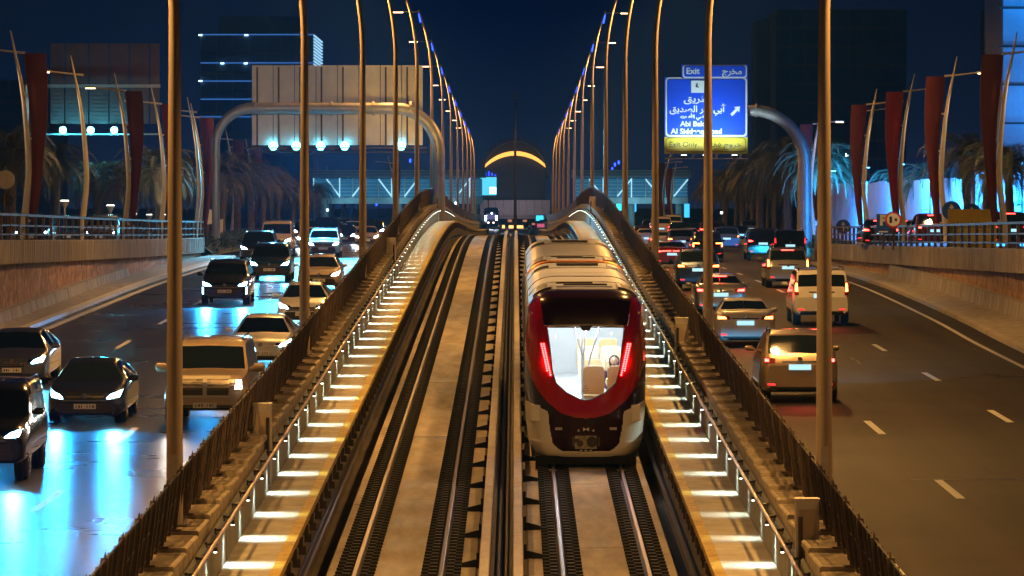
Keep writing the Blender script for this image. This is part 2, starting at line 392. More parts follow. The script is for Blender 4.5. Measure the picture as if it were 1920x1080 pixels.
# ------------------------------------------------------------------ walkways, parapets, screens, poles
PSTEP = 41.0
lamp_mesh = MB(); lamp_mesh.box(-.03, .03, -.07, .07, -.03, .03); lamp_mesh = lamp_mesh.mesh('fixture', dsteel)
lens_mesh = MB(); lens_mesh.box(-.02, .02, -.05, .05, -.042, -.031); lens_mesh = lens_mesh.mesh('lens', stripl)
spot_l = bpy.data.lights.new('walkway_light', 'SPOT'); spot_l.energy = 125; spot_l.color = (.86, 1, .80)
spot_l.spot_size = math.radians(122); spot_l.spot_blend = .95; spot_l.shadow_soft_size = .03
spot_f = spot_l.copy(); spot_f.energy = 80; spot_f.spot_size = math.radians(100)
spot_v = []
for e_ in (1.0, .8, 1.15, .6, .95, .35):
    a_ = spot_l.copy(); a_.energy *= e_; spot_v.append(a_)
for s, (xi, xo, xp, xf, xq) in ((-1, (-3.5, -4.42, -4.5, -4.82, -5.06)), (1, (2.97, 3.95, 4.02, 4.42, 4.68))):
    side = 'left' if s < 0 else 'right'
    wk = empty('walkway', (0, 0, 0), kind='structure')
    a = 44.95; n = 0
    while a < 600:
        L = 10.25 if a < 330 else 20.5
        q = MB(); dd = frange(a + .015, a + L - .015, 2.05); e = s * .17
        q.sweep([(xi + e, .80), (xi + e, .90), (xo, .90), (xo, .80)], dd); q.build('deck_plate', deckm, wk)
        q = MB(); q.sweep([(xi, .80), (xi, .904), (xi + e - s * .004, .904), (xi + e - s * .004, .80)], dd); q.build('yellow_edge', yel, wk)
        a += L
    q = MB(); q.sweep([(xi + s * .03, .70), (xi + s * .03, .80), (xi + s * .095, .80), (xi + s * .095, .70)], DT); q.build('edge_beam', dsteel, wk)
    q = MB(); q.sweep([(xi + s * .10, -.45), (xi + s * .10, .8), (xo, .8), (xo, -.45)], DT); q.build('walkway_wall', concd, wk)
    q = MB(); q.box(-.05, .05, -.10, .10, .62, .80); q.box(-.02, .1, -.04, .04, .5, .64)
    km = q.mesh('console', dsteel)
    for d in frange(49.8, 330, 2.05): link('console', km, wk, (xi + s * .02, d, rz(d)))
    q = MB(); q.tube([(xi - s * .05, d, rz(d) + .2) for d in DT], .045, 6); q.tube([(xi + s * .12, d, rz(d) + .03) for d in DT], .06, 6)
    q.build('conduit', dsteel, wk, smooth=50)
    # steel panels along the back of the deck
    pw = empty('panel_wall', (0, 0, 0), kind='structure')
    a = 47.0
    while a < 600:
        L = 4.1 if a < 330 else 20.5
        q = MB(); t = random.uniform(0, .012)
        q.sweep([(xo + s * t, .9), (xo + s * t, 1.62), (xo + s * (t + .04), 1.64), (xo + s * (t + .04), .9)], frange(a + .02, a + L - .02, 2.05))
        q.build('steel_panel', steelp, pw); a += L
    # handrail with its downlights
    hr = empty('handrail', (0, 0, 0), label='%s tubular handrail with small downlights along the walkway' % side, category='handrail', group='walkway handrails')
    q = MB(); q.tube([(xo - s * .14, d, rz(d) + 1.66) for d in DT], .03, 8); q.build('rail_tube', handr, hr, smooth=60)
    q = MB(); q.box(min(0, -s * .16), max(0, -s * .16), -.02, .02, -.02, .02); q.box(-.015, .015, -.04, .04, -.06, .03)
    bm2 = q.mesh('bracket', blackp)
    for k, d in enumerate(frange(48.3, 330, 2.05)): link('bracket', bm2, hr, (xo, d, rz(d) + 1.66 - .03))
    k = 0; d = 50.4
    while d < 330:
        z = rz(d) + 1.55
        fx = link('fixture', lamp_mesh, hr, (xo - s * .13, d, z)); ln = link('lens', lens_mesh, fx)
        if d < 300:
            lo = bpy.data.objects.new('walkway_light', spot_v[random.choice((0, 0, 1, 1, 2, 2, 3, 4, 4, 5))] if d < 170 else spot_f); COL.objects.link(lo)
            p0 = Vector((xo - s * .13, d, z - .05)); lo.location = p0
            lo.rotation_euler = (0, s * math.radians(16), 0); lo.scale = (1.2, .8, 1)
        d += 4.1
    # parapet blocks, each level, stepping with the slope
    pp = empty('parapet', (0, 0, 0), kind='structure')
    BL = PSTEP / 17
    q = MB(); y0, y1 = .012, BL - .012
    q.prism([(xp, -1.6), (xp, -.10), (xp - s * .05, -.09), (xp - s * .05, -.02), (xp - s * .03, 0), (xq + s * .02, 0), (xq + s * .04, -.03), (xq + s * .04, -2.2), (xp + s * .2, -2.2), (xp + s * .2, -1.6)], y0, y1)
    # shallow cross ribs on the coping
    for i in range(1, 13):
        yy = BL * i / 13; w = .04
        q.box(min(xp + s * .0, xq), max(xp + s * .0, xq), yy - w, yy + w, -.004, .006)
    blk = q.mesh('parapet_block', conc2)
    for k in range(-4, 114):
        d = 56.0 + BL * k
        link('parapet_block', blk, pp, (0, d, rz(d + BL / 2) + 1.9))
    q = MB(); q.sweep([(xp, .9), (xp, 1.9), (xq, 1.9), (xq, -1.4)], frange(56 + BL * 114, 640, 10)); q.build('parapet_run', conc2, pp)
    q = MB(); q.sweep([(xq + s * .03, -3.2), (xq + s * .03, .2), (xq + s * .12, .2), (xq + s * .12, -3.2)], DT); q.build('parapet_base', conc2, pp)
    # leaning screen fence
    sf = empty('screen_fence', (0, 0, 0), label='dark slatted screen fence leaning inwards on the %s parapet' % side, category='fence', group='screen fences on the parapets')
    lean = -s * .13
    def LX(h): return xf + lean * h
    q = MB()
    q.add([(xf-.055,-.03,0),(xf+.055,-.03,0),(xf+.055,.03,0),(xf-.055,.03,0),(LX(.86)-.045,-.03,.86),(LX(.86)+.045,-.03,.86),(LX(.86)+.045,.03,.86),(LX(.86)-.045,.03,.86)],
          [(0,3,2,1),(4,5,6,7),(0,1,5,4),(1,2,6,5),(2,3,7,6),(3,0,4,7)])
    q.box(xf - .13, xf + .13, -.09, .09, 0, .025)
    for i in range(6):
        h = .14 + i * .12; q.tube([(LX(h), -.034, h), (LX(h), -.031, h)], .014, 6, 1)
    q.tube([(LX(.86), 0, .86), (LX(.92), 0, .93)], [.02, .004], 5)
    post = q.mesh('post', [pbr('post_steel', (.10, .072, .058), .5, .4, var=.3, scale=7) if s < 0 else MATS['post_steel'], blackp])
    q = MB(); w_ = .032
    q.add([(xf-w_,-.02,0),(xf+w_,-.02,0),(xf+w_,.02,0),(xf-w_,.02,0),(LX(.84)-w_,-.02,.84),(LX(.84)+w_,-.02,.84),(LX(.84)+w_,.02,.84),(LX(.84)-w_,.02,.84)],
          [(0,3,2,1),(4,5,6,7),(0,1,5,4),(1,2,6,5),(2,3,7,6),(3,0,4,7)])
    for i in range(5): q.tube([(LX(.16+i*.14), -.024, .16+i*.14), (LX(.16+i*.14), -.021, .16+i*.14)], .012, 5, 1)
    mul = q.mesh('mullion', [MATS['post_steel'], blackp])
    q = MB(); nb = 13
    for i in range(nb):
        y = .1 + (BL - .2) * i / (nb - 1)
        h0, h1 = .07, .84
        q.add([(LX(h0)-.012,y-.03,h0),(LX(h0)+.012,y+.03,h0),(LX(h0)+.012,y+.034,h0),(LX(h0)-.012,y-.026,h0),(LX(h1)-.012,y-.03,h1),(LX(h1)+.012,y+.03,h1),(LX(h1)+.012,y+.034,h1),(LX(h1)-.012,y-.026,h1)],
          [(0,3,2,1),(4,5,6,7),(0,1,5,4),(1,2,6,5),(2,3,7,6),(3,0,4,7)])
    for h in (.08, .45, .83): q.tube([(LX(h), .03, h), (LX(h), BL - .03, h)], .014, 5)
    pan = q.mesh('screen_panel', fencem)
    for k in range(-4, 114):
        d = 56.0 + BL * k
        link('post', post, sf, (0, d, rz(d) + 1.93))
        if k < 56:
            for m_i in (1, 2):
                dd_ = d + BL * m_i / 3; link('mullion', mul, sf, (0, dd_, rz(dd_) + 1.93))
        link('screen_panel', pan, sf, (0, d, rz(d + .0) + 1.93), (math.atan((rz(d + BL) - rz(d)) / BL), 0, 0))
    # beyond the crest the fence is one dark run
    q = MB(); q.sweep([(xf - .02, 1.9), (LX(.84) - .02, 2.74), (LX(.84) + .02, 2.74), (xf + .02, 1.9)], frange(56 + BL * 114, 640, 10))
    q.build('screen_run', fencem, sf)
    # boxed columns standing on the walkway side
    for j, d in enumerate([65.0 if s > 0 else 84.0, 114.0 if s > 0 else 171.0, 268.0 if s < 0 else 245.0] + ([285.0] if s < 0 else [])):
        z = rz(d); q = MB(); x0, x1 = sorted((xp - s * .12, xp + s * .20))
        q.box(x0, x1, -.17, .17, .95, 2.42); q.box(x0 - .01, x1 + .01, -.18, .18, 2.42, 2.45)
        where = ['nearest', 'second', 'third', 'fourth'][j]
        cb = link('cabinet', q.mesh('cabinet', galv), None, (0, d, z), label='%s tall galvanised box cabinet on the %s parapet, counting from the front' % (where, side), category='cabinet', group='boxes on the parapets')
        q = MB(); q.box(x0 + .04, x1 - .04, -.185, -.172, 1.1, 2.3); q.build('door', polem, cb)
        q = MB(); q.tube([(xp - s * .06, -.21, 1.0), (xp - s * .06, -.21, 2.2)], .035, 6); q.build('riser_pipe', dsteel, cb)

# tall light poles that lean outwards at the top
def make_pole(s):
    xb = 0.0
    root = empty('light_pole', (0, 0, 0))
    pts = []; rad = []
    HT = 11.25
    for i in range(24):
        h = HT * i / 23; t = max(0, (h - (HT - 4.2)) / 4.2)
        pts.append((s * .78 * t * t, 0, h)); rad.append(.122 - .07 * (i / 23) ** 1.3)
    q = MB(); q.tube(pts, rad, 16); q.build('pole_tube', polem, root, smooth=50)
    q = MB(); q.box(-.2, .2, -.2, .2, 0, .03)
    for a in range(4): q.tube([(.15 * (-1) ** a, .15 * (-1) ** (a // 2), .03), (.15 * (-1) ** a, .15 * (-1) ** (a // 2), .09)], .022, 6)
    q.build('base_plate', galv, root)
    q = MB(); q.box(-.055, .055, -.128, -.10, .5, 1.0); q.box(-.01, .01, -.134, -.12, .73, .78); q.build('access_door', galv, root)
    tip = Vector(pts[-1])
    q = MB(); q.tube([tip + Vector((0, 0, -.12)), tip + Vector((s * .95, 0, -.10))], .022, 6); q.build('arm', galv, root)
    q = MB(); q.box(min(s * .85, s * 1.5), max(s * .85, s * 1.5), -.13, .13, -.13, -.06); hd = q.build('lamp_head', galv, root, loc=tip)
    q = MB(); q.box(min(s * .9, s * 1.46), max(s * .9, s * 1.46), -.12, .12, -.16, -.132); q.build('lamp_glass', warm, hd)
    q = MB(); q.tube([tip + Vector((-s * .12, 0, -.72)), tip + Vector((-s * .03, 0, -.22))], .045, 8)
    bl = q.build('blue_light', blueled, root)
    return root
CH = {}
def reg(root):
    for o in children(root): CH.setdefault(root.name, []).append(o); reg(o)
lamp_data = bpy.data.lights.new('street_lamp_light', 'SPOT'); lamp_data.energy = 5800; lamp_data.color = (1, .48, .115)
lamp_data.spot_size = math.radians(174); lamp_data.spot_blend = .25; lamp_data.shadow_soft_size = .2
ordn = ['first', 'second', 'third', 'fourth', 'fifth', 'sixth', 'seventh', 'eighth', 'ninth', 'tenth', 'eleventh', 'twelfth', 'thirteenth', 'fourteenth', 'fifteenth', 'sixteenth']
for s in (-1, 1):
    proto = make_pole(s); reg(proto); X = -4.85 if s < 0 else 4.5; first = True
    for k in range(-2, 13):
        d = (66.5 if s < 0 else 68.0) + PSTEP * k
        o = proto if k == -2 else copy_tree(proto)
        o.location = (X, d, rz(d) + 1.93)
        sd = 'left' if s < 0 else 'right'
        if k < 0: o['label'] = '%s pole of the %s row standing before the picture edge' % (('farther', 'closer')[k + 2], sd)
        else: o['label'] = '%s tall tapered light pole of the %s parapet, counted from the front' % (ordn[k], sd)
        o['category'] = 'light pole'; o['group'] = 'light poles on the parapets'
        lo = bpy.data.objects.new('street_lamp_light', lamp_data); COL.objects.link(lo)
        lo.location = (X + s * 1.9, d, rz(d) + 12.7); lo.rotation_euler = (0, -s * .30, 0)
# ------------------------------------------------------------------ retaining walls with coping panels and railings
WE = 266
for s in (-1, 1):
    sd = 'left' if s < 0 else 'right'
    X = s * 17.8 if s < 0 else 17.4
    dz = 0.45 if s < 0 else 0.15
    def top(d, dz=dz): return ground_z(d) + dz
    zf = (lambda d, s=s: road_z(s, d))
    rw = empty('retaining_wall', (0, 0, 0), label='%s retaining wall of ribbed panels over rough concrete beside the sunken road' % sd, category='wall', group='underpass retaining walls')
    q = MB(); dd = frange(NEAR, WE, 3)
    # rough face between coping and base, with relief
    n = 7
    for d in dd:
        zb, zt = zf(d) - .2, top(d) - .7
        for j in range(n):
            q.v.append((X + s * (.10 + random.uniform(-.03, .03)), d, zb + (zt - zb) * j / (n - 1)))
    for i in range(len(dd) - 1):
        for j in range(n - 1): q.f.append((i*n+j, i*n+j+1, (i+1)*n+j+1, (i+1)*n+j))
    q.mi = [0] * len(q.f); q.build('rough_face', wallr, rw)
    # panels (two or three face widths so that the run does not repeat)
    pm = []
    for v in range(4):
        p = MB(); w = 1.92; t = [0, .035, -.02, .015][v]
        p.box(min(X - s * (.10 + t), X + s * .12), max(X - s * (.10 + t), X + s * .12), .02, w - .02, -.84, 0)
        for r in range(3):
            y = .02 + (w - .04) * (r + .5) / 3
            p.box(min(X - s * (.13 + t), X - s * .09), max(X - s * (.13 + t), X - s * .09), y - .1, y + .1, -.82, -.02)
        pm.append(p.mesh('coping_panel', wallc))
    a = 112.0 if s < 0 else 122.0
    random.seed(11)
    while a < WE - .5:
        zt = top(a + .96); o = link('coping_panel', random.choice(pm), rw, (0, a, zt)); a += 1.92
    q = MB(); q.sweep([(X - s * .1, -.9), (X - s * .1, 0), (X + s * .1, 0), (X + s * .1, -.9)], frange(NEAR, 112, 8), top); q.build('coping_run', wallc, rw)
    # low base wall, in pieces
    a = NEAR; e = 214 if s > 0 else 212
    while a < e - .5:
        b = min(a + 3.9, e); p = MB(); bh = .50 if s < 0 else .66
        p.sweep([(X - s * .36, -.1), (X - s * .27, bh * .7), (X - s * .25, bh), (X + s * .1, bh), (X + s * .1, -.1)], frange(a + .012, b - .012, 2), zf)
        p.build('base_panel', wallb, rw); a = b
    # rounded nose where the wall ends
    zt, zb = top(WE), zf(WE) - .1
    p = MB(); p.prism([(WE - .05, zb), (WE - .05, zt + .95 - .0), (WE + .5, zt + .8), (WE + 2.2, zt - .5), (WE + 3.2, zb + .9), (WE + 3.4, zb)], min(X, X - s * .25), max(X, X + s * .3), 'x')
    p.build('end_block', wallc, rw)
    # railing
    rl = empty('railing', (0, 0, 0), label='%s low brown railing of broad posts along the wall top' % sd, category='railing', group='wall top railings')
    pb = MB(); pb.box(-.055, .055, -.05, .05, 0, .95); pb.box(-.08, .08, -.17, .17, 0, .04)
    pmesh = pb.mesh('post', MATS.get('rail_brown') or pbr('rail_brown', (.10, .062, .045), .6, .2, var=.3, scale=4))
    for d in frange(118, WE, 2.9): link('post', pmesh, rl, (X, d, top(d)))
    q = MB()
    for h, r in ((.9, .045), (.52, .03), (.2, .03)):
        q.sweep([(X - r, h - r), (X - r, h + r), (X + r, h + r), (X + r, h - r)], frange(60, WE, 4), top)
    q.build('rail_bar', MATS['rail_brown'], rl)

# ------------------------------------------------------------------ banner masts
def make_banner(mirror, red=False, lamp=True, blade=True):
    r = empty('banner_mast', (0, 0, 0)); s = mirror     # s = +1 : right side of the road
    K = .00894
    pl = [(782, 985), (772, 860), (760, 760), (755, 690), (758, 600), (764, 520), (775, 400), (788, 310), (800, 250), (815, 180), (832, 95)]
    pts = [(s * (x - 782) * K, 0, (985 - y) * K) for x, y in pl]
    q = MB(); q.tube(pts, [.13, .125, .12, .115, .11, .10, .085, .07, .06, .045, .02], 12); q.build('mast', polew, r, smooth=50)
    if blade:
        L = [(7.1, -.87, -.06), (6.4, -.93, -.12), (5.6, -.95, -.2), (4.78, -.94, -.30), (4.1, -.89, -.34), (3.44, -.82, -.36), (2.8, -.76, -.355), (2.1, -.69, -.33), (1.4, -.60, -.30), (.78, -.51, -.27)]
        q = MB(); v = []; n = 8
        for side in (0, 1):
            for z, a, b in L:
                for j in range(n):
                    u = j / (n - 1); bulge = .10 * math.sin(u * math.pi) + .02 * math.sin(z * 2.3 + u * 3)
                    v.append((s * (a + (b - a) * u), -bulge + (.03 if side else 0), z))
        m = len(L); f = []
        for side in (0, 1):
            for i in range(m - 1):
                for j in range(n - 1):
                    o = side * m * n + i * n + j; f.append((o, o+1, o+n+1, o+n))
        for i in range(m - 1):
            for j in (0, n - 1):
                o = i * n + j; f.append((o, o + n, o + n + m*n, o + m*n))
        for j in range(n - 1):
            for i in (0, m - 1):
                o = i * n + j; f.append((o, o+1, o+1+m*n, o+m*n))
        q.add(v, f); q.build('banner', bannerr if red else bannerm, r, smooth=40)
        for z, x0, x1 in ((.82, -.3, -.13), (2.3, -.33, -.22), (3.9, -.35, -.22), (5.5, -.22, -.06)):
            q = MB(); q.tube([(s * x0, 0, z), (s * x1, 0, z)], .045, 8); q.build('bracket', polew, r)
    q = MB(); q.tube([(-s * .10, 0, 7.12), (s * .35, 0, 7.16), (s * 1.35, 0, 7.28)], [.05, .04, .025], 8); q.build('arm', polew, r)
    q = MB(); q.box(min(s * 1.3, s * 1.85), max(s * 1.3, s * 1.85), -.1, .1, 7.25, 7.33); h = q.build('lamp_head', polew, r)
    q = MB(); q.box(min(s * 1.35, s * 1.8), max(s * 1.35, s * 1.8), -.08, .08, 7.215, 7.245); q.build('lamp_glass', warm if lamp else whitep, h)
    return r
protos = {}
bl_light = bpy.data.lights.new('banner_lamp_light', 'SPOT'); bl_light.energy = 700; bl_light.color = (1, .66, .36)
bl_light.spot_size = math.radians(140); bl_light.spot_blend = .7; bl_light.shadow_soft_size = .15
def put_banner(s, x, base_s, red, lamp, blade, label):
    d = F / base_s; key = (s, red, lamp, blade)
    if key not in protos:
        protos[key] = make_banner(s, red, lamp, blade); reg(protos[key]); o = protos[key]
    else: o = copy_tree(protos[key])
    X = (x - 966) / base_s
    o.location = (X, d, ground_z(d) + .35); o['label'] = label; o['category'] = 'banner mast'; o['group'] = 'curved banner masts along the side streets'
    if d < 480:
        lo = bpy.data.objects.new('banner_lamp_light', bl_light); COL.objects.link(lo); lo.location = (X + s * 1.6, d - .0, ground_z(d) + 7.5)
    return o
put_banner(-1, 42, 50, False, True, True, 'pale curved mast with a dark maroon banner, nearest one beside the left street')
put_banner(-1, 152, 44, False, True, False, 'bare curved mast with a lit lamp, between two maroon banners on the left')
put_banner(-1, 232, 39.7, False, True, True, 'curved mast with long maroon banner right of the bare mast on the left')
put_banner(-1, 300, 36, False, False, True, 'curved mast whose maroon banner shows just left of the nearest left pole')
put_banner(-1, 372, 32, False, False, True, 'curved mast with maroon banner between near left pole and sign gantry leg')
put_banner(-1, 366, 33.6, False, True, False, 'thin bare curved mast just right of the nearest left pole')
put_banner(1, 1885, 49.7, False, False, True, 'curved mast with brownish maroon banner, nearest one beside the right street')
put_banner(1, 1775, 43.7, False, True, True, 'curved mast with dark maroon banner and bright lamp, second on the right')
put_banner(1, 1697, 39.5, True, True, True, 'curved mast with the brightest red banner on the right')
put_banner(1, 1628, 35.8, False, True, True, 'curved mast with dark red banner just right of the nearest right pole')
put_banner(1, 1628, 34, False, False, False, 'thin bare curved mast close behind the dark red banner on the right')
put_banner(1, 1527, 30, False, True, True, 'curved mast beside the right sign gantry leg, partly behind the nearest pole')
fx = [(-1, 434, 25), (-1, 470, 22), (-1, 600, 14), (-1, 618, 13.4), (-1, 640, 12.6), (-1, 655, 12.0), (-1, 668, 11.4), (-1, 735, 17), (1, 1248, 17), (1, 1262, 15), (1, 1190, 12), (1, 1172, 10.5)]
fl = ['just right of the left gantry leg', 'among the left palm trunks', 'in the blue glow beyond the far traffic, leftmost', 'in the blue glow, second of the far left group', 'in the blue glow, third of the far left group',
      'in the blue glow, fourth of the far left group', 'in the blue glow, last of the far left group', 'between the third and fourth poles of the left row', 'below the left edge of the blue exit sign', 'left of the second right pole below the exit sign', 'before the right footbridge', 'left end of the right footbridge']
for (s, x, ss), l in zip(fx, fl): put_banner(s, x, ss, False, False, True, 'distant curved mast with maroon banner ' + l)

# ------------------------------------------------------------------ sign gantries
def arc(cx, cz, r, a0, a1, n=12): return [(cx + r * math.cos(math.radians(a0 + (a1 - a0) * i / n)), 0, cz + r * math.sin(math.radians(a0 + (a1 - a0) * i / n))) for i in range(n + 1)]
S = 32.4; D = F / S
def PX(x): return (x - 966) / S
def PZ(y): return H + (385 - y) / S
g = empty('sign_gantry', (0, D, 0), label='arched grey gantry across the left road carrying the back of a large sign', category='sign gantry')
q = MB(); r = 2.1; xl, xr, zt = PX(405), PX(822), PZ(203)
pts = [(xl, 0, road_z(-1, D)), (xl, 0, zt - r - 1)] + arc(xl + r, zt - r, r, 180, 90) + arc(xr - r * 1.2, zt - r * 1.2, r * 1.2, 90, 0) + [(xr, 0, zt - r - 1), (xr, 0, rz(D) - 1)]
rad = [.23] * 2 + [.23 + .10 * i / 12 for i in range(13)] + [.33 + .05 * i / 12 for i in range(13)] + [.38, .40]
q.tube(pts, rad, 16); q.build('arch_tube', galv, g, smooth=50)
for x in (478, 622, 700, 770):
    q = MB(); q.tube([(PX(x) - .06, 0, zt - .0), (PX(x) + .06, 0, zt - .0)], .42, 14); q.build('flange', galv, g)
x0, x1, z0, z1 = PX(471), PX(793), PZ(272), PZ(122)
np_ = 8; pwid = (x1 - x0) / np_
panm = pbr('sign_back', (.74, .70, .62), .55, .1, var=.15, scale=1.2)
for i in range(np_):
    q = MB(); a, b = x0 + i * pwid + .02, x0 + (i + 1) * pwid - .02
    nn = 27
    for j in range(nn):
        za = z0 + (z1 - z0) * j / nn; q.box(a, b, .52, .56, za + .012, za + (z1 - z0) / nn - .012)
    q.box(a + .01, b - .01, .56, .58, z0, z1)
    q.build('sign_panel', panm, g)
for i in range(8):
    x = x0 + (i + .5) * pwid - .3
    q = MB(); q.box(x - .05, x + .05, .42, .52, z0 - .1, z1 - .1); q.build('upright', dsteel, g)
q = MB(); q.box(x0 - .3, x1 + .2, .2, .28, z0 - .20, z0 - .12); q.box(x0 - .3, x1 + .2, 1.2, 1.26, z0 - .42, z0 - .36)
for i in range(9): q.box(x0 + i * pwid - .03, x0 + i * pwid + .03, .2, 1.3, z0 - .22, z0 - .16)
q.build('lamp_walkway', dsteel, g)
for x in (512, 555, 601, 646, 752):
    q = MB(); q.box(PX(x) - .2, PX(x) + .2, .25, .55, z0 - .35, z0 - .1); h = q.build('flood_lamp', dsteel, g)
    light('gantry_light', 'SPOT', (PX(x), D + .1, z0 - .1), (PX(x) + 1, D - 30, z0 - 9), 6500, (.05, .60, 1), size=120, blend=.9, radius=.2)
    q = MB(); q.tube([(PX(x), .22, z0 - .04), (PX(x), .249, z0 - .04)], .26, 12); q.build('lamp_glass', cyanl, h)
for x in (480, 530, 572, 622, 665):
    q = MB(); q.box(PX(x) - .16, PX(x) + .16, .25, .5, z0 - .3, z0 - .08); q.build('unlit_lamp', dsteel, g)
light('sign_back_fill', 'SPOT', (-5.6, 189.5, rz(189.5) + 12.5), (-12, D, PZ(195)), 46000, (1, .66, .38), size=13, blend=.8, radius=.3)  # extra spot without a fitting, added to brighten the sign back
light('gantry_flood', 'SPOT', (-4.9, D - 7, PZ(320)), (-6.2, D, PZ(190)), 1500, (1, .55, .08), size=60, blend=1, radius=.2)
# second sign back far left over the side street
S2 = 30.0; D2 = F / S2
g = empty('sign_gantry', (0, D2, 0), label='dim back of a wide sign over the left side street with three cyan lamps', category='sign gantry')
def P2X(x): return (x - 966) / S2
def P2Z(y): return H + (385 - y) / S2
dim = pbr('sign_back_dim', (.10, .05, .045), .7, var=.3, scale=1)
xs = [40, 92, 120, 165, 203, 241, 279, 299]
for a, b in zip(xs[1:-1], xs[2:]):
    q = MB(); nn = 20
    for j in range(nn):
        za = P2Z(232) + (P2Z(81) - P2Z(232)) * j / nn; q.box(P2X(a) + .04, P2X(b) - .04, .5, .55, za + .02, za + (P2Z(81) - P2Z(232)) / nn - .01)
    q.box(P2X(a) + .05, P2X(b) - .05, .55, .58, P2Z(232), P2Z(81)); q.build('sign_panel', dim, g)
q = MB(); q.box(P2X(45), P2X(300), .2, .3, P2Z(253), P2Z(250)); q.box(P2X(45), P2X(300), .2, .3, P2Z(164), P2Z(158)); q.build('cross_beam', galv, g)
q = MB(); q.tube([(P2X(47), .3, ground_z(D2)), (P2X(47), .3, P2Z(160))], .2, 12); q.build('leg', galv, g, smooth=50)
for x in (118, 170, 214):
    q = MB(); q.box(P2X(x) - .2, P2X(x) + .2, 0, .3, P2Z(250), P2Z(238)); h = q.build('flood_lamp', dsteel, g)
    q = MB(); q.tube([(P2X(x), -.04, P2Z(244)), (P2X(x), -.001, P2Z(244))], .22, 12); q.build('lamp_glass', emis('lamp_teal', (.12, .85, 1), 30) if x == 118 else MATS['lamp_teal'], h)
    light('teal_light', 'POINT', (P2X(x), D2 - .5, P2Z(248)), None, 220, (.05, .7, 1), radius=.2)
# right : exit sign on a curved cantilever
S = 32.4; D = F / S
signb = pbr('sign_blue', (.004, .075, .75), .45); signy = pbr('sign_yellow', (.80, .58, .01), .45); signw = pbr('sign_white', (.80, .82, .82), .45)
signk = pbr('sign_black', (.02, .02, .02), .5)
g = empty('exit_sign', (0, D, 0), label='blue exit sign with yellow exit only strip on a curved grey cantilever', category='road sign')
r = 3.0; xr = PX(1510) + .0; zt = PZ(207)
q = MB(); pts = [(PX(1250), .9, zt), (PX(1400), .9, zt)] + [(x, .9, z) for x, y, z in arc(xr - r, zt - r, r, 90, 0)] + [(xr, .9, zt - r - 1), (xr, .9, road_z(1, D))]
q.tube(pts, [.26, .30] + [.33 + .05 * i / 12 for i in range(13)] + [.40, .44], 16); q.build('arch_tube', galv, g, smooth=50)
q = MB(); q.tube([(PX(1418), .9, zt), (PX(1421), .9, zt)], .42, 16); q.build('flange', galv, g)
def rrect(x0, x1, z0, z1, r, n=6):
    p = []
    for cx, cz, a in ((x1 - r, z1 - r, 0), (x0 + r, z1 - r, 90), (x0 + r, z0 + r, 180), (x1 - r, z0 + r, 270)):
        for i in range(n + 1):
            t = math.radians(a + 90 * i / n); p.append((cx + r * math.cos(t), cz + r * math.sin(t)))
    return p
def plate(nm, x0, x1, y0, y1, mat, dep, rr=0, par=None):
    q = MB(); q.prism(rrect(PX(x0), PX(x1), PZ(y1), PZ(y0), rr), dep, dep + .02) if rr else q.box(PX(x0), PX(x1), dep, dep + .02, PZ(y1), PZ(y0))
    return q.build(nm, mat, par or g)
top_ = plate('exit_panel', 1278, 1402, 120, 146.5, signb, .06); plate('border', 1280, 1400.5, 121.5, 146, signw, .035, .17, top_); plate('field', 1282.5, 1398, 123.5, 144, signb, .01, .14, top_)
main = plate('main_panel', 1246, 1402, 144, 257, signb, .09); plate('border', 1248, 1401, 145, 256.5, signw, .065, .2, main); plate('field', 1251, 1397.5, 148.5, 253, signb, .04, .17, main)
ye = plate('exit_only_panel', 1246, 1402, 256, 288, signy, .10); plate('border', 1248.5, 1398.5, 258, 285, signk, .075, .2, ye); plate('field', 1249.3, 1397.7, 258.8, 284.2, signy, .05, .19, ye)
wsq = plate('crest_panel', 1296, 1323, 151, 174, signw, .01, 0, main)
def put_text(t, px, py, h, mat, par, dep, align='CENTER', bold=.012, wfit=None):
    me = text_mesh(t, h, mat, align, bold)
    o = link('lettering', me, par, (PX(px), dep, PZ(py)), (math.pi / 2, 0, 0))
    if wfit and me.vertices:
        xs_ = [v.co.x for v in me.vertices]; w = max(xs_) - min(xs_); k = wfit / S / w; o.scale = (k, 1, 1)
    return o
put_text('Exit', 1299, 133.5, .50, signw, top_, .0, wfit=25)
AR = lambda *c: ''.join(chr(x) for x in c)
put_text(AR(0xFEA5 - 8, 0xFEAE, 0xFEA8, 0xFEE3), 1373, 134, .5, signw, top_, .0, wfit=37)           # mim-kha-ra-jim, laid left to right
put_text(AR(0xFED6, 0xFEF3, 0xFEAE, 0xFEC3), 1305, 186, .5, signw, main, .03, wfit=46)
put_text(AR(0xFED6, 0xFEF3, 0xFEAA, 0xFEBC, 0xFEDF, 0xFE8D, 0x20, 0xFEAE, 0xFEDC, 0xFE91, 0x20, 0xFEF2, 0xFE91, 0xFE83), 1307, 205, .5, signw, main, .03, wfit=108)
put_text(AR(0xFEEA, 0xFEE8, 0xFECB, 0x20, 0xFDF2, 0x20, 0xFEF2, 0xFEBF, 0xFEAD), 1300, 219, .28, signw, main, .03, wfit=48)
put_text('Abi Baker', 1304, 232.5, .42, signw, main, .03, wfit=58)
put_text('Al Siddeeq Road', 1306, 246.5, .42, signw, main, .03, wfit=96)
put_text('Exit Only', 1281, 271, .42, signk, ye, .04, bold=0, wfit=52)
put_text(AR(0xFEC2, 0xFED8, 0xFED3, 0x20, 0xFE9D, 0xFEED, 0xFEAE, 0xFEA7), 1357, 271.5, .42, signk, ye, .04, bold=0, wfit=66)
put_text(AR(0xFE94), 1307, 161, .3, signk, wsq, -.0)
q = MB(); A = [(-.42, -.10), (.12, -.10), (.12, -.27), (.46, 0), (.12, .27), (.12, .10), (-.42, .10)]
c, sn = math.cos(math.radians(45)), math.sin(math.radians(45))
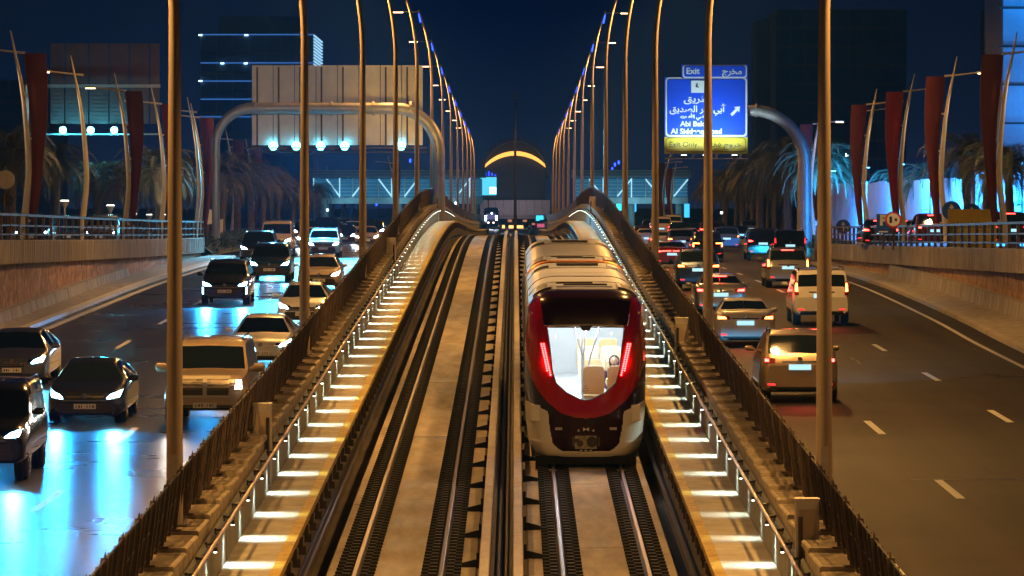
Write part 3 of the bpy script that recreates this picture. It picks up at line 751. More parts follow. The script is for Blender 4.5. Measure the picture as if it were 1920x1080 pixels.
q.prism([(PX(1379) + (x * c - z * sn) * .82, PZ(208) + (x * sn + z * c) * .82) for x, z in A], .02, .035); q.build('arrow', signw, main)
q = MB(); q.box(PX(1246), PX(1403), -.9, -.82, PZ(298.5), PZ(296.5))
for x in (1258, 1300, 1344, 1388): q.box(PX(x) - .05, PX(x) + .05, -.9, .4, PZ(292), PZ(290)); q.box(PX(x) - .06, PX(x) + .06, .0, .09, PZ(297), PZ(286))
q.build('lamp_walkway', galv, g)
cool = emis('lamp_cool', (.75, .92, 1), 10)
for x in (1280, 1320, 1374):
    q = MB(); q.box(PX(x) - .18, PX(x) + .18, -2.3, -2.05, PZ(297), PZ(292)); q.box(PX(x) - .03, PX(x) + .03, -2.2, -.8, PZ(298), PZ(297)); h = q.build('flood_lamp', dsteel, g)
    q = MB(); q.box(PX(x) - .15, PX(x) + .15, -2.28, -2.07, PZ(291.8), PZ(291.2)); q.build('lamp_glass', cool, h)
    light('sign_light', 'SPOT', (PX(x), D - 2.2, PZ(291)), (PX(x), D + .1, PZ(190)), 900, (.62, .90, 1), size=100, blend=.6, radius=.12)
# ------------------------------------------------------------------ palms
def palm_meshes(seed, ht, R):
    rnd = random.Random(seed)
    q = MB(); n = 14
    lean = rnd.uniform(-.25, .25)
    pts = []; rad = []
    for i in range(n):
        t = i / (n - 1); pts.append((lean * t * t, rnd.uniform(-.01, .01), ht * t))
        rad.append(.24 - .06 * t + (.03 if i % 2 else 0) + (.10 if i == 0 else 0) + (.09 if i >= n - 2 else 0))
    q.tube(pts, rad, 10); tr = q.mesh('trunk', trunkm, 40)
    q = MB(); topp = Vector((lean, 0, ht))
    for f in range(70):
        az = rnd.uniform(0, 2 * math.pi); el = rnd.uniform(-.45, 1.35); L = R * rnd.uniform(.8, 1.12)
        d = Vector((math.cos(az), math.sin(az), 0)); p = topp + Vector((0, 0, rnd.uniform(-.1, .25))); ang = el
        m = 12; st = L / m; sd = Vector((-d.y, d.x, 0)); spine = [p.copy()]; dirs = []
        for i in range(m):
            v = d * math.cos(ang) + Vector((0, 0, 1)) * math.sin(ang); dirs.append(v); p = p + v * st; spine.append(p.copy()); ang -= .10 + .10 * i / m + max(0, el) * .05
        q.tube(spine[::3] , .018, 3, caps=False)
        for i in range(1, m + 1):
            v = dirs[i - 1]; up = sd.cross(v)
            for k in range(2):
                base = spine[i - 1] + v * st * (k * .5)
                w = .58 * R / 2.6 * math.sin(math.pi * min(1, (i + .5 * k) / m * .86 + .12)) + .05
                for sg in (-1, 1):
                    e = base + sd * sg * w * .62 + v * w * .62 - up * w * rnd.uniform(.05, .35) + Vector((0, 0, -w * .15))
                    q.add([base - v * .034, base + v * .034, e], [(0, 1, 2)])
    cr = q.mesh('crown', leafm, fix=False)
    return tr, cr
PV = [palm_meshes(i, h, r) for i, (h, r) in enumerate(((4.4, 2.9), (3.9, 2.8), (5.0, 3.1), (3.5, 2.6)))]
def palm(X, d, v, lab, sc=1., grp='palm trees along the side streets'):
    o = empty('palm_tree', (X, d, ground_z(d)), (0, 0, random.uniform(0, 6)), label=lab, category='palm tree', group=grp)
    o.scale = (sc, sc, sc)
    link('trunk', PV[v][0], o); link('crown', PV[v][1], o); return o
random.seed(5)
rp_ = [(1478, 25.5, 0, 1.35), (1425, 22.5, 1, 1.4), (1392, 20.5, 2, 1.05), (1545, 27, 1, 1.35), (1360, 18.5, 1, 1.25), (1452, 21, 2, 1.1), (1500, 23, 0, 1.1), (1335, 16.5, 0, 1.0), (1412, 18, 3, 1.2), (1380, 16, 1, 1.0), (1570, 24, 3, 1.3), (1440, 17, 0, 1.0), (1470, 18, 1, 1.1), (1530, 21, 2, 1.0)]
for i, (x, s_, v, sc) in enumerate(rp_):
    palm((x - 966) / s_, F / s_, v, '%s palm of the right clump behind the exit sign, counted from the nearest' % ordn[i], sc)
for i, (x, s_, v, sc) in enumerate([(1815, 34, 2, 1.0), (1735, 30, 1, 1.0), (1848, 37, 0, .95), (1690, 27, 3, 1.1), (1605, 23, 1, 1.0), (1895, 39, 1, 1.0)]):
    palm((x - 966) / s_, F / s_, v, '%s palm standing before the blue lit hoarding' % ordn[i], sc)
lp = [(445, 26, 0, 1.05), (415, 27.5, 1, 1.2), (492, 22, 1, 1.2), (520, 20, 0, 1.0), (548, 18, 3, 1.2), (470, 24, 3, 1.3), (300, 33, 1, 1.1), (575, 16.5, 1, 1.0), (508, 18, 2, 1.0), (240, 31, 3, 1.1), (20, 40, 0, 1.0), (105, 34, 2, .9), (180, 30, 1, 1.0), (335, 28, 2, .9), (385, 25, 3, 1.1), (598, 14.5, 0, 1.0)]
for i, (x, s_, v, sc) in enumerate(lp):
    w = 'left palm group behind the sign gantry' if i in (0, 1, 2, 3, 4, 5, 7, 8, 15) else 'palms behind the left banner masts'
    palm((x - 966) / s_, F / s_, v, '%s palm of the %s' % (ordn[i], w), sc)
light('palm_glow', 'SPOT', ((300 - 966) / 33 + 1.5, F / 33 - 3, ground_z(265) + .5), ((300 - 966) / 33, F / 33, ground_z(265) + 6), 900, (1, .78, .42), size=60)

# low hedges where the walls end
def hedge(x0, x1, d0, d1, h, lab, zf):
    q = MB(); rnd = random.Random(int(d0))
    for _ in range(9000):
        a = rnd.uniform(x0, x1); b = rnd.uniform(d0, d1); u = rnd.random() ** .5 * h * (1 - .5 * abs((a - (x0 + x1) / 2) / (x1 - x0)))
        p = Vector((a, b, zf(b) + u)); r = .11
        vs = [p + Vector((rnd.uniform(-r, r), rnd.uniform(-r, r), rnd.uniform(-r, r))) for _ in range(3)]
        q.add(vs, [(0, 1, 2)])
    return link('hedge', q.mesh('hedge', leafg, fix=False), label=lab, category='hedge', group='hedges at the wall ends', kind='stuff')
hedge(-20, -16.6, 268, 310, .95, 'dark green low shrubs beyond the end of the left wall', lambda d: road_z(-1, d) + .3)
hedge(16.9, 19.4, 268, 300, 1.0, 'dark green low shrubs beyond the end of the right wall', lambda d: road_z(1, d) + .35)

# roadside cabinet and round sign backs on the left
def at(x, s): return (x - 966) / s, F / s
X, d = at(408, 30.5); q = MB(); q.box(-.32, .32, -.2, .2, 0, 1.15); q.box(-.36, .36, -.23, .23, 1.15, 1.2); q.box(-.06,.06,-.05,.05,-.8,0)
c = q.build('control_cabinet', whitep, loc=(X, d, H + (385 - 448) / 30.5), label='pale roadside control cabinet at the foot of the left gantry', category='cabinet')
q = MB(); q.box(-.27, .27, -.215, -.202, .08, 1.08); q.build('door', polew, c)
for (x, y, s_, rr, lab, m) in ((10, 337, 52, .34, 'large round sign seen from behind at the left picture edge', 'galv'), (14, 375, 46, .26, 'smaller round sign back below the large one at the left edge', 'g2')):
    X, d = at(x, s_); z = H + (385 - y) / s_
    r = empty('round_sign', (X, d, 0), label=lab, category='road sign')
    q = MB(); q.tube([(0, -.02, z), (0, .02, z)], rr, 24); q.build('sign_disc', galv if m == 'galv' else dsteel, r)
    q = MB(); q.tube([(-.05, .06, ground_z(d)), (-.05, .06, z + .5)], .04, 8); q.build('post', dsteel, r)
# small square sign back by the cabinet
X, d = at(393, 31); r = empty('road_sign', (X, d, 0), label='small pale sign back leaning left of the roadside cabinet', category='road sign')
q = MB(); z = H + (385 - 407) / 31; q.prism([(-.2, z - .45), (.16, z - .4), (.2, z + .4), (.0, z + .48), (-.2, z + .3)], -.02, .02); q.build('sign_panel', whitep, r)
q = MB(); q.tube([(0, .05, ground_z(d) - .5), (0, .05, z)], .04, 8); q.build('post', dsteel, r)

# ------------------------------------------------------------------ blue hoarding with its floodlights, signs
hoard = pbr('hoarding_sheet', (.46, .52, .58), .5, .1, var=.12, scale=1)
r = empty('hoarding', (0, 0, 0), label='tall corrugated hoarding washed in blue light along the right street', category='hoarding')

def sheets(ax, ad, bx, bd, rib, n, hgt):
    L = math.hypot(bx - ax, bd - ad); ux, ud = (bx - ax) / L, (bd - ad) / L; nx, nd = -ud, ux
    if nd > 0: nx, nd = -nx, -nd
    for k in range(n):
        w = L / n; v = []; m = (17 if rib else 3); zb = ground_z(ad); zt = zb + hgt + .06 * math.sin(k * 2.1)
        for off in (0, -.12):
            for z in (zb, zt):
                for i in range(m):
                    t = k * w + .015 + (w - .03) * i / (m - 1); b = (.08 if (i % 2 and rib and off == 0) else 0) + off
                    v.append((ax + ux * t + nx * b, ad + ud * t + nd * b, z))
        f = [(i, i+1, m+i+1, m+i) for i in range(m - 1)] + [(2*m+i, 3*m+i, 3*m+i+1, 2*m+i+1) for i in range(m - 1)] + [(m+i, m+i+1, 3*m+i+1, 3*m+i) for i in range(m - 1)] + [(0, m, 3*m, 2*m), (m-1, 2*m-1+0, 4*m-1, 3*m-1)]
        q = MB(); q.add(v, f); q.build('sheet', hoard, r)
sheets(23.0, 352, 25.7, 262.6, True, 22, 4.1)
sheets(25.8, 262, 36.0, 259, False, 4, 4.2)
pts_f = [(23.6, 264.5, 25.9, 268, 4.6), (23.1, 280, 25.2, 284, 4.6), (22.3, 297, 24.6, 302, 4.6), (21.6, 318, 24.0, 324, 4.6), (28.0, 257.0, 28.3, 261.2, 4.6), (31.5, 256.0, 31.6, 260.4, 4.6)]
for i, (X, dd, ax, ad, hh) in enumerate(pts_f):
    light('hoarding_flood', 'SPOT', (X, dd, ground_z(dd) + hh), (ax, ad, ground_z(dd) + 1.8), 24000, (.02, .30, 1), size=130, blend=.8, radius=.2)
    fl_ = empty('flood_light', (X, dd + .0, ground_z(dd)), label='%s blue flood light on a thin post before the hoarding' % ordn[i], category='flood light', group='flood lights of the hoarding')
    q = MB(); q.tube([(-.1, 0, 0), (-.1, 0, hh + .2), (.1, 0, hh + .28)], [.05, .04, .03], 8); q.build('post', dsteel, fl_)
    q = MB(); q.box(-.1, .25, -.14, .14, hh + .22, hh + .30); h_ = q.build('lamp_head', dsteel, fl_)
    q = MB(); q.box(-.08, .23, -.12, .12, hh + .19, hh + .215); q.build('lamp_glass', cyanl, h_)
ink = pbr('hoarding_ink', (.12, .34, .62), .5)
tm = text_mesh('2030', 2.1, ink, 'LEFT', .01)
link('lettering', tm, r, (26.15, 261.7, ground_z(262) + 1.75), (math.pi / 2, 0, math.atan2(-3, 10.2)), (.85, 1, 1))
# building lit blue at the right edge
bluef = pbr('facade_pale', (.42, .45, .50), .4, var=.25, scale=.4)
b = empty('building', (0, 0, 0), label='tall pale facade flooded with blue light at the right edge', category='building')
X0 = (1880 - 966) / 24.0; D = F / 24.0; zb = ground_z(D)
for i in range(5):
    for j in range(9):
        q = MB(); q.box(X0 + i * 2.2 + .04, X0 + i * 2.2 + 2.16, D, D + .3, zb + j * 3.0 + .04, zb + j * 3.0 + 2.96); q.build('wall_panel', bluef, b)
q = MB(); q.box(X0, X0 + 11, D + .3, D + 14, zb, zb + 27); q.build('wall', darkc, b)
for j in range(1, 9):
    q = MB(); q.box(X0 - .3, X0 + 11, D - .35, D - .01, zb + j * 3 - .08, zb + j * 3 + .08); q.build('ledge', dsteel, b)
for z in (4, 12, 20): light('facade_flood', 'SPOT', (X0 + 4, D - 7, zb + z - 3), (X0 + 2, D, zb + z + 3), 2600, (.02, .30, 1), size=120, blend=.9, radius=.3)

# small round blue signs, parking sign, yellow sign
bsign = pbr('sign_disc_blue', (.01, .10, .55), .4)
def small_sign(x, y, s_, kind, lab):
    X, d = at(x, s_); z = H + (385 - y) / s_
    r = empty('road_sign', (X, d, 0), label=lab, category='road sign')
    q = MB(); q.tube([(0, .05, ground_z(d)), (0, .05, z)], .04, 8); q.build('post', dsteel, r)
    if kind in ('split', 'up', 'keep'):
        q = MB(); q.tube([(0, -.0, z), (0, .02, z)], .40, 28); q.build('sign_disc', bsign, r)
        q = MB()
        q.box(-.04, .04, -.02, -.005, z - .25, z + .12); q.prism([(-.12, z + .1), (.12, z + .1), (0, z + .28)], -.02, -.005)
        if kind == 'split': q.box(.04, .16, -.02, -.005, z - .10, z - .03); q.prism([(.14, z - .18), (.14, z + .06), (.30, z - .06)], -.02, -.005)
        q.build('arrow', signw, r)
    elif kind == 'P':
        q = MB(); q.box(-.30, .30, 0, .02, z - .45, z + .40); q.build('sign_panel', bsign, r)
        link('lettering', text_mesh('P', .62, signw, 'CENTER', .03), r, (0, -.01, z + .1), (math.pi / 2, 0, 0)); q = MB(); q.box(-.2, .2, -.02, -.005, z - .42, z - .36); q.build('bar', signw, r)
    elif kind == 'Y':
        q = MB(); q.box(-.98, .98, 0, .03, z - .9, z + .75); q.build('sign_panel', signy, r)
        link('lettering', text_mesh(AR(0xFEDE, 0xFEE4, 0xFECB, 0x20, 0xFE94, 0xFED8, 0xFEC4, 0xFEE8, 0xFEE3), .34, signk, 'CENTER', .0), r, (0, -.01, z + .1), (math.pi / 2, 0, 0))
        q = MB(); q.box(-.7, -.6, .03, .1, ground_z(d) - z + z, z); q.box(.6, .7, .03, .1, ground_z(d), z); q.build('leg', dsteel, r)
    elif kind == 'ring':
        q = MB(); q.tube([(0, 0, z), (0, .02, z)], .36, 28); q.build('sign_disc', pbr('sign_red', (.5, .02, .02), .4) if 'sign_red' not in MATS else MATS['sign_red'], r)
        q = MB(); q.tube([(0, -.015, z), (0, -.002, z)], .28, 28); q.build('field', signw, r)
        q = MB(); q.box(-.17, -.06, -.03, -.017, z - .14, z + .14); q.box(.06, .16, -.03, -.017, z - .06, z + .06); q.build('symbol', signk, r)
small_sign(1581, 425, 34, 'split', 'round blue arrow sign left of the hoarding, just above the railing')
small_sign(1656, 418, 42, 'P', 'blue square parking sign before the lit hoarding')
small_sign(1675, 412, 43, 'ring', 'red rimmed round sign right of the parking sign')
small_sign(1784, 395, 45, 'up', 'blue round sign beside the second right banner mast')
small_sign(1822, 400, 46, 'split', 'dark blue round sign with forked white arrows above the yellow sign')
small_sign(1823, 427, 46.5, 'Y', 'yellow rectangular works sign behind the right railing')
small_sign(1262, 425, 16, 'up', 'far blue round arrow sign beyond the right traffic')
small_sign(1265, 412, 15, 'ring', 'far round sign above the blue arrow sign in the right traffic')
small_sign(1528, 425, 28, 'P', 'small blue sign beside the right gantry leg')

# park lamps behind the left railing
pl_ = emis('park_lamp', (.95, .95, .75), 5)
for i, (x, y, s_) in enumerate(((121, 373, 36), (207, 382, 33), (250, 398, 28), (280, 400, 26), (308, 400, 25))):
    X, d = at(x, s_); z = H + (385 - y) / s_
    r = empty('park_lamp', (X, d, 0), label='%s cup shaped park lamp behind the left railing, from the left' % ordn[i], category='lamp', group='park lamps behind the left railing')
    q = MB(); q.tube([(0, 0, ground_z(d)), (0, 0, z - .35)], .05, 8); q.build('post', polew, r)
    q = MB(); q.tube([(0, 0, z - .5), (0, 0, z - .12)], [.06, .26], 14); q.build('lamp_shade', whitep, r)
    q = MB(); q.tube([(0, 0, z - .115), (0, 0, z - .06)], [.24, .2], 14); q.build('lamp_glass', pl_, r)
    light('park_light', 'POINT', (X, d, z + .15), None, 60, (.85, .95, .8), radius=.15)

# ------------------------------------------------------------------ towers in the background
linel = emis('line_blue', (.08, .32, 1), .55); spotb = emis('line_spot', (.45, .8, 1), 5); sidel = emis('side_blue', (.35, .7, 1), 1.1)
def tower(x0, x1, ytop, s_, depth, mat, lab, floors):
    D = F / s_; X0, X1 = (x0 - 966) / s_, (x1 - 966) / s_; zt = H + (385 - ytop) / s_; zb = ground_z(D)
    b = empty('tower', (0, 0, 0), label=lab, category='building')
    q = MB(); q.box(X0, X1, D, D + depth, zb, zt); q.build('wall', darkc, b)
    nc = max(4, int((X1 - X0) / 3.0)); fh = 3.9; nf = int((zt - zb) / fh)
    pm = MB(); pw = (X1 - X0) / nc; pm.box(.12, pw - .12, -.12, 0, .35, fh - .25); pmm = pm.mesh('window', mat)
    for j in range(nf):
        for i in range(nc): link('window', pmm, b, (X0 + i * pw, D, zt - (j + 1) * fh))
    return b, D, X0, X1, zt, zb
b, D, X0, X1, zt, zb = tower(376, 587, 62, 9.73, 40, darkb, 'dark blue office tower with lit blue lines behind the left sign back', 6)
q = MB(); q.box((408 - 966) / 9.73, (560 - 966) / 9.73, D + 3, D + 25, zt, zt + 3.3); q.build('roof_block', darkc, b)
for y in (65, 118, 152, 186, 219):
    z = H + (385 - y) / 9.73; q = MB(); q.box(X0, X1, D - .3, D - .13, z - .09, z + .09); q.build('light_line', linel, b)
for x, y in ((462, 66), (417, 119), (461, 119), (376, 66), (376, 152), (500, 152)):
    q = MB(); z = H + (385 - y) / 9.73; X = (x - 966) / 9.73; q.box(X - .35, X + .35, D - .5, D - .31, z - .13, z + .13); q.build('light_spot', spotb, b)
for k in range(10):
    y = 66 + k * 6.0; z = H + (385 - y) / 9.73; q = MB(); q.box(X1 + .02, X1 + .3, D + .5, D + 39, z - .10, z + .10); q.build('side_strip', sidel, b)
tower(1455, 1700, 18, 9.0, 40, darkb, 'very dark tower behind the right sign and poles', 8)
b2, D, X0, X1, zt, zb = tower(1418, 1458, 38, 8.8, 20, darkc, 'narrow grey tower wing left of the dark right tower', 8)
tower(-60, 95, 150, 11, 30, darkb, 'low dark block at the far left behind the signs', 4)
tower(1880, 2010, 5, 14, 30, darkb, 'tall dark block behind the blue facade at the right edge', 4)

# ------------------------------------------------------------------ footbridge, station arch, mast, far screens
cyw = emis('truss_glow', (.45, .85, 1), 1.0); glz = emis('bridge_glazing', (.03, .20, .36), .45); warmw = emis('warm_window', (1, .45, .12), 3.0)  # truss members are no lamps; their lit look is put in as emission
concf = pbr('bridge_concrete', (.30, .27, .25), .8, var=.3, scale=.4)
s_ = 14.2; D = F / s_
def QX(x): return (x - 966) / s_
def QZ(y): return H + (385 - y) / s_
for (xa, xb, lab) in ((588, 905, 'left'), (1078, 1290, 'right')):
    b = empty('footbridge', (0, D, 0), label='%s glazed footbridge with a lit white truss crossing above the far traffic' % lab, category='footbridge', group='footbridges to the station')
    q = MB(); q.box(QX(xa), QX(xb), 0, 5, QZ(382), QZ(370)); q.build('deck', concf, b)
    q = MB(); q.box(QX(xa) - .4, QX(xb) + .4, -.4, 5.4, QZ(333), QZ(318)); q.build('roof', darkc, b)
    for j in range(3):
        q = MB(); q.box(QX(xa), QX(xb), -.5, -.42, QZ(330 - j * 5) - .04, QZ(330 - j * 5) + .04); q.build('roof_rail', galv, b)
    n = int((xb - xa) / 24)
    for i in range(n):
        a, c = QX(xa) + (QX(xb) - QX(xa)) * i / n, QX(xa) + (QX(xb) - QX(xa)) * (i + 1) / n
        q = MB(); q.box(a + .08, c - .08, .3, .34, QZ(369), QZ(335)); q.build('pane', glz, b)
        q = MB(); q.box(a - .07, a + .07, -.05, .1, QZ(370), QZ(334)); q.build('upright', cyw if i % 2 == 0 else galv, b)
        if i % 2:
            q = MB(); up = (i // 2) % 2; q.tube([(a, 0, QZ(368 if up else 336)), (c, 0, QZ(336 if up else 368))], .11, 6); q.build('brace', cyw, b)
    for j in range(5):
        q = MB(); z = QZ(366 - j * 6.5); q.box(QX(xa), QX(xb), -.04, .0, z - .03, z + .03); q.build('glazing_bar', galv, b)
    for x in ((xa + 20, (xa + xb) / 2, xb - 15)):
        q = MB(); q.tube([(QX(x), 2.5, ground_z(D)), (QX(x), 2.5, QZ(382))], .5, 12); q.build('leg', concf, b)
    for fx_ in (.2, .5, .8): light('bridge_light', 'POINT', (QX(xa) + (QX(xb) - QX(xa)) * fx_, D - 2.5, QZ(385)), None, 420, (.2, .7, 1), radius=.5)
for i, (x, y, w, h, nm) in enumerate(((1186, 386, 20, 22, 'cyan'), (1163, 385, 10, 20, 'cyan'), (1292, 395, 10, 26, 'cyan'))):
    q = MB(); X, z = QX(x), QZ(y); q.box(X - w / s_ / 2, X + w / s_ / 2, 0, .2, z - h / s_ / 2, z + h / s_ / 2)
    o = q.build('light_box', emis('box_teal%d' % i, (.05, .8, .75) if i == 1 else (.05, .5, 1), 1.6), loc=(0, D + 8, 0), label='%s tall glowing advert box beyond the right traffic' % ordn[i], category='light box', group='glowing advert boxes')
s_ = 8.755; D = 1000.0
arch = empty('station', (0, D, 0), label='station with dark barrel roof and glowing orange arch at the end of the line', category='station building')
def arch_ring(cx, cz, ro, ri, y0, y1, a0=0, a1=180, n=40, squash=1.0):
    q = MB(); v = []; f = []
    for i in range(n + 1):
        a = math.radians(a0 + (a1 - a0) * i / n); c, s = math.cos(a), math.sin(a) * squash
        v += [(cx + ro * c, y0, cz + ro * s), (cx + ri * c, y0, cz + ri * s), (cx + ri * c, y1, cz + ri * s), (cx + ro * c, y1, cz + ro * s)]
    for i in range(n):
        for k in range(4): f.append((i*4+k, i*4+(k+1)%4, (i+1)*4+(k+1)%4, (i+1)*4+k))
    f += [(0, 1, 2, 3), (n*4+3, n*4+2, n*4+1, n*4)]
    q.add(v, f); return q
zc = QZ(323)
def crescent():
    q = MB(); v = []; f = []; n = 40
    for i in range(n + 1):
        a = math.radians(35 + 110 * i / n); w = 7.5 * math.sin(math.pi * i / n) ** .5 + .6
        for r_ in (76, 76 - w):
            for y in (5, 6): v.append((r_ / s_ * math.cos(a), y, QZ(359) + r_ / s_ * math.sin(a)))
    for i in range(n):
        for k in (0, 1, 3, 2):
            pass
        o = 4 * i; f += [(o, o+2, o+6, o+4), (o+1, o+5, o+7, o+3), (o, o+4, o+5, o+1), (o+2, o+3, o+7, o+6)]
    q.add(v, f); return q
light('station_fill', 'POINT', (0, D - 14, QZ(380)), None, 2600, (1, .8, .8), radius=1)  # unseen fill light added to brighten the station wall
arch_ring(0, zc, 66 / s_, 58 / s_, 0, 60, -6, 186).build('barrel_roof', pbr('roof_dark', (.03, .05, .09), .5), arch, smooth=30)
crescent().build('glowing_arch', emis('arch_orange', (1, .42, .07), 2.2), arch, smooth=30)
q = MB(); q.prism([(x, z) for x, z in [(-57 / s_, QZ(376))] + [(57 / s_ * math.cos(math.radians(180 - a)), zc + 57 / s_ * math.sin(math.radians(a)) ) for a in range(0, 181, 10)] + [(57 / s_, QZ(376))]], 6.5, 7.5); q.build('inner_wall', pbr('station_inner', (.018, .02, .04), .6), arch)
for i in range(9):
    q = MB(); a = (900 + i * 14.6 - 966) / s_; q.box(a + .03, a + 14.6 / s_ - .03, -1, 0, QZ(404), QZ(375)); q.build('wall_panel', pbr('station_wall', (.30, .27, .29), .6, var=.2) if i == 0 else MATS['station_wall'], arch)
q = MB(); q.box(-8, 8, 0, 50, ground_z(D), QZ(404)); q.build('base_block', darkc, arch)
for i, (x, y, w, h) in enumerate(((960, 427, 12, 9), (975, 427, 12, 9), (944, 425, 5, 6), (956, 414, 8, 5), (984, 414, 8, 4), (1000, 420, 6, 4))):
    q = MB(); X, z = QX(x), QZ(y); q.box(X - w / s_ / 2, X + w / s_ / 2, -1.4, -1.2, z - h / s_ / 2, z + h / s_ / 2); q.build('window', warmw if i < 3 else emis('dim_window%d' % i, (.9, .3, .12), .5), arch)
def screen(x, y, w, h, s2, mat, lab, extra=None):
    q = MB(); X, z = (x - 966) / s2, H + (385 - y) / s2; q.box(X - w / s2 / 2 - .15, X + w / s2 / 2 + .15, .05, .4, z - h / s2 / 2 - .15, z + h / s2 / 2 + .15)
    o = link('screen', q.mesh('screen', dsteel), None, (0, F / s2, 0), label=lab, category='screen')
    q = MB(); q.box(X - w / s2 / 2, X + w / s2 / 2, 0, .04, z - h / s2 / 2, z + h / s2 / 2); q.build('display', mat, o)
    q = MB(); q.box(X - .1, X + .1, .1, .3, ground_z(F / s2) - 2, z - h / s2 / 2 - .15); q.build('post', dsteel, o)
    return o
o = screen(916, 349, 30, 34, 9.2, emis('screen_cyan', (.10, .65, .9), 1.3), 'bright cyan screen left of the station arch')
q = MB(); q.box((918 - 966) / 9.2, (930 - 966) / 9.2, -.1, -.01, H + (385 - 363) / 9.2, H + (385 - 351) / 9.2); q.build('bright_field', emis('screen_white', (.9, .95, 1), 4), o)
q = MB()
for i in range(5): q.box((903 + i * 6 - 966) / 9.2, (906 + i * 6 - 966) / 9.2, -.05, .2, H + (385 - 330) / 9.2, H + (385 - (321 + abs(i - 2) * 3)) / 9.2)
q.build('blue_crest', emis('crest_blue', (.02, .06, .9), 2.5), o)
screen(1012, 409, 14, 10, 9.5, emis('screen_teal', (.05, .55, .8), 2.0), 'small teal screen low on the right of the station')
screen(1016, 423, 18, 7, 9.6, emis('screen_pink', (.8, .12, .25), .9), 'small pink screen under the teal screen')
# signal lights beside the left poles
r = empty('signal_tower', ((883 - 966) / 13, F / 13, 0), label='thin post with red and blue lights between the far left poles', category='signal')
q = MB(); q.tube([(0, 0, H - 3), (0, 0, H + 5)], .06, 8); q.build('post', dsteel, r)
for k, c in enumerate(('b', 'b', 'r', 'b', 'r', 'r')):
    q = MB(); z = H + (385 - (328 + k * 7)) / 13; q.box(-.13, .13, -.12, -.07, z - .14, z + .14); q.build('lamp', (blueled if c == 'b' else MATS.get('lamp_red') or emis('lamp_red', (1, .04, .03), 5)), r)
# central mast
s3 = 22.0; r = empty('mast', (0, F / s3, 0), label='thin dark mast with a clustered head standing between the tracks', category='mast')
zb = rz(F / s3) - .5; zt = H + (385 - 183) / s3
q = MB(); q.tube([(0, 0, zb), (0, 0, zb + 4), (0, 0, zt)], [.17, .13, .09], 10); q.build('mast_tube', blackp, r, smooth=50)
q = MB()
for a in range(6):
    x = .17 * math.cos(a * 1.05); y = .17 * math.sin(a * 1.05); q.box(x - .08, x + .08, y - .05, y + .05, zt - .1, zt + .35 + .1 * (a % 2))
q.tube([(0, 0, zt), (0, 0, zt + .9)], .03, 6); q.build('mast_head', blackp, r)
# small far lamps in view
LAMPL = ['middle of three small blue lamps above the right footbridge', 'rightmost of three small blue lamps above the right footbridge', 'leftmost of three small blue lamps above the right footbridge',
 'small blue lamp in the haze below the left footbridge', 'small blue lamp below the floodlit sign, right of its fifth flood lamp', 'white lamp low beside the crest of the left walkway', 'white lamp just right of the nearest right pole, above the palms',
 'lower white lamp just right of the nearest right pole', 'white lamp left of the nearest right pole near street level', 'white lamp among the right palm crowns under the curved cantilever', 'white lamp before the far left banners beside the second left pole',
 'white lamp at the left end of the left footbridge', 'white lamp right of the second right pole low before the palms']
for i, (x, y, s_, c) in enumerate(((1153, 311, 12, 'b'), (1160, 307, 12.5, 'b'), (1148, 319, 11.5, 'b'), (706, 385, 12, 'b'), (769, 304, 13, 'b'), (854, 382, 15, 'w'), (1588, 292, 20, 'w'), (1572, 380, 22, 'w'), (1521, 418, 24, 'w'), (1440, 372, 15, 'w'), (614, 395, 15, 'w'), (586, 325, 14, 'w'), (1353, 400, 16, 'w'))):
    X, d = at(x, s_); z = H + (385 - y) / s_
    r = empty('street_lamp', (X, d, 0), label=LAMPL[i], category='street lamp', group='distant street lamps')
    q = MB(); q.tube([(0, 0, ground_z(d)), (0, 0, z)], [.06, .03], 6); q.build('post', dsteel, r)
    q = MB(); q.tube([(0, 0, z - .05), (0, 0, z + (.45 if c == 'b' else .2))], .13, 8); q.build('lamp_glass', blueled if c == 'b' else cool, r)
# ------------------------------------------------------------------ the metro train
redp = pbr('train_red', (.42, .003, .008), .14, coat=1.0); whit = pbr('train_white', (.78, .76, .72), .25, coat=.6)
mar = pbr('train_dark_glass', (.022, .002, .003), .22, coat=.25, spec=.3); tgrey = pbr('train_roof', (.46, .52, .76), .42, .0, var=.08, scale=2)
tside = pbr('train_side', (.50, .56, .60), .3, .2, coat=.4); gask = pbr('gasket', (.015, .012, .012), .5)
glass = glassy('train_glass', (.95, .97, .98), .08); seatm = pbr('seat_cream', (.62, .47, .22), .5); seat2 = pbr('seat_shell', (.62, .60, .55), .4)
intw = pbr('interior_white', (.72, .74, .74), .5); intf = pbr('interior_floor', (.72, .73, .73), .45, var=.25, scale=9)
tled = emis('tail_led', (1, .035, .035), 26); ceil = emis('ceiling_light', (.88, .95, 1), 14)
TD = 99.0; SL = math.atan(.0272)
train = empty('metro_train', (1.50, TD, rz(TD) - .03), (SL, 0, 0),  label='red and white metro train seen from behind with a lit passenger cabin', category='train')
def smooth_poly(P, n):
    # Catmull-Rom resample of 2D points
    out = []; N = len(P)
    for i in range(n):
        t = i / (n - 1) * (N - 1); k = min(N - 2, int(t)); u = t - k
        p0 = P[max(0, k-1)]; p1 = P[k]; p2 = P[k+1]; p3 = P[min(N-1, k+2)]
        out.append(tuple(.5 * ((2*b) + (-a+c)*u + (2*a-5*b+4*c-d)*u*u + (-a+3*b-3*c+d)*u**3) for a, b, c, d in zip(p0, p1, p2, p3)))
    return out
RF, CF = 210, 168
prof = smooth_poly([(.18, .25), (.06, .38), (.01, .60), (0, .9), (0, 1.2), (.02, 1.5), (.07, 2.0), (.14, 2.5), (.23, 3.0), (.34, 3.35), (.5, 3.56), (.75, 3.66), (1.05, 3.69), (1.4, 3.70)], RF)
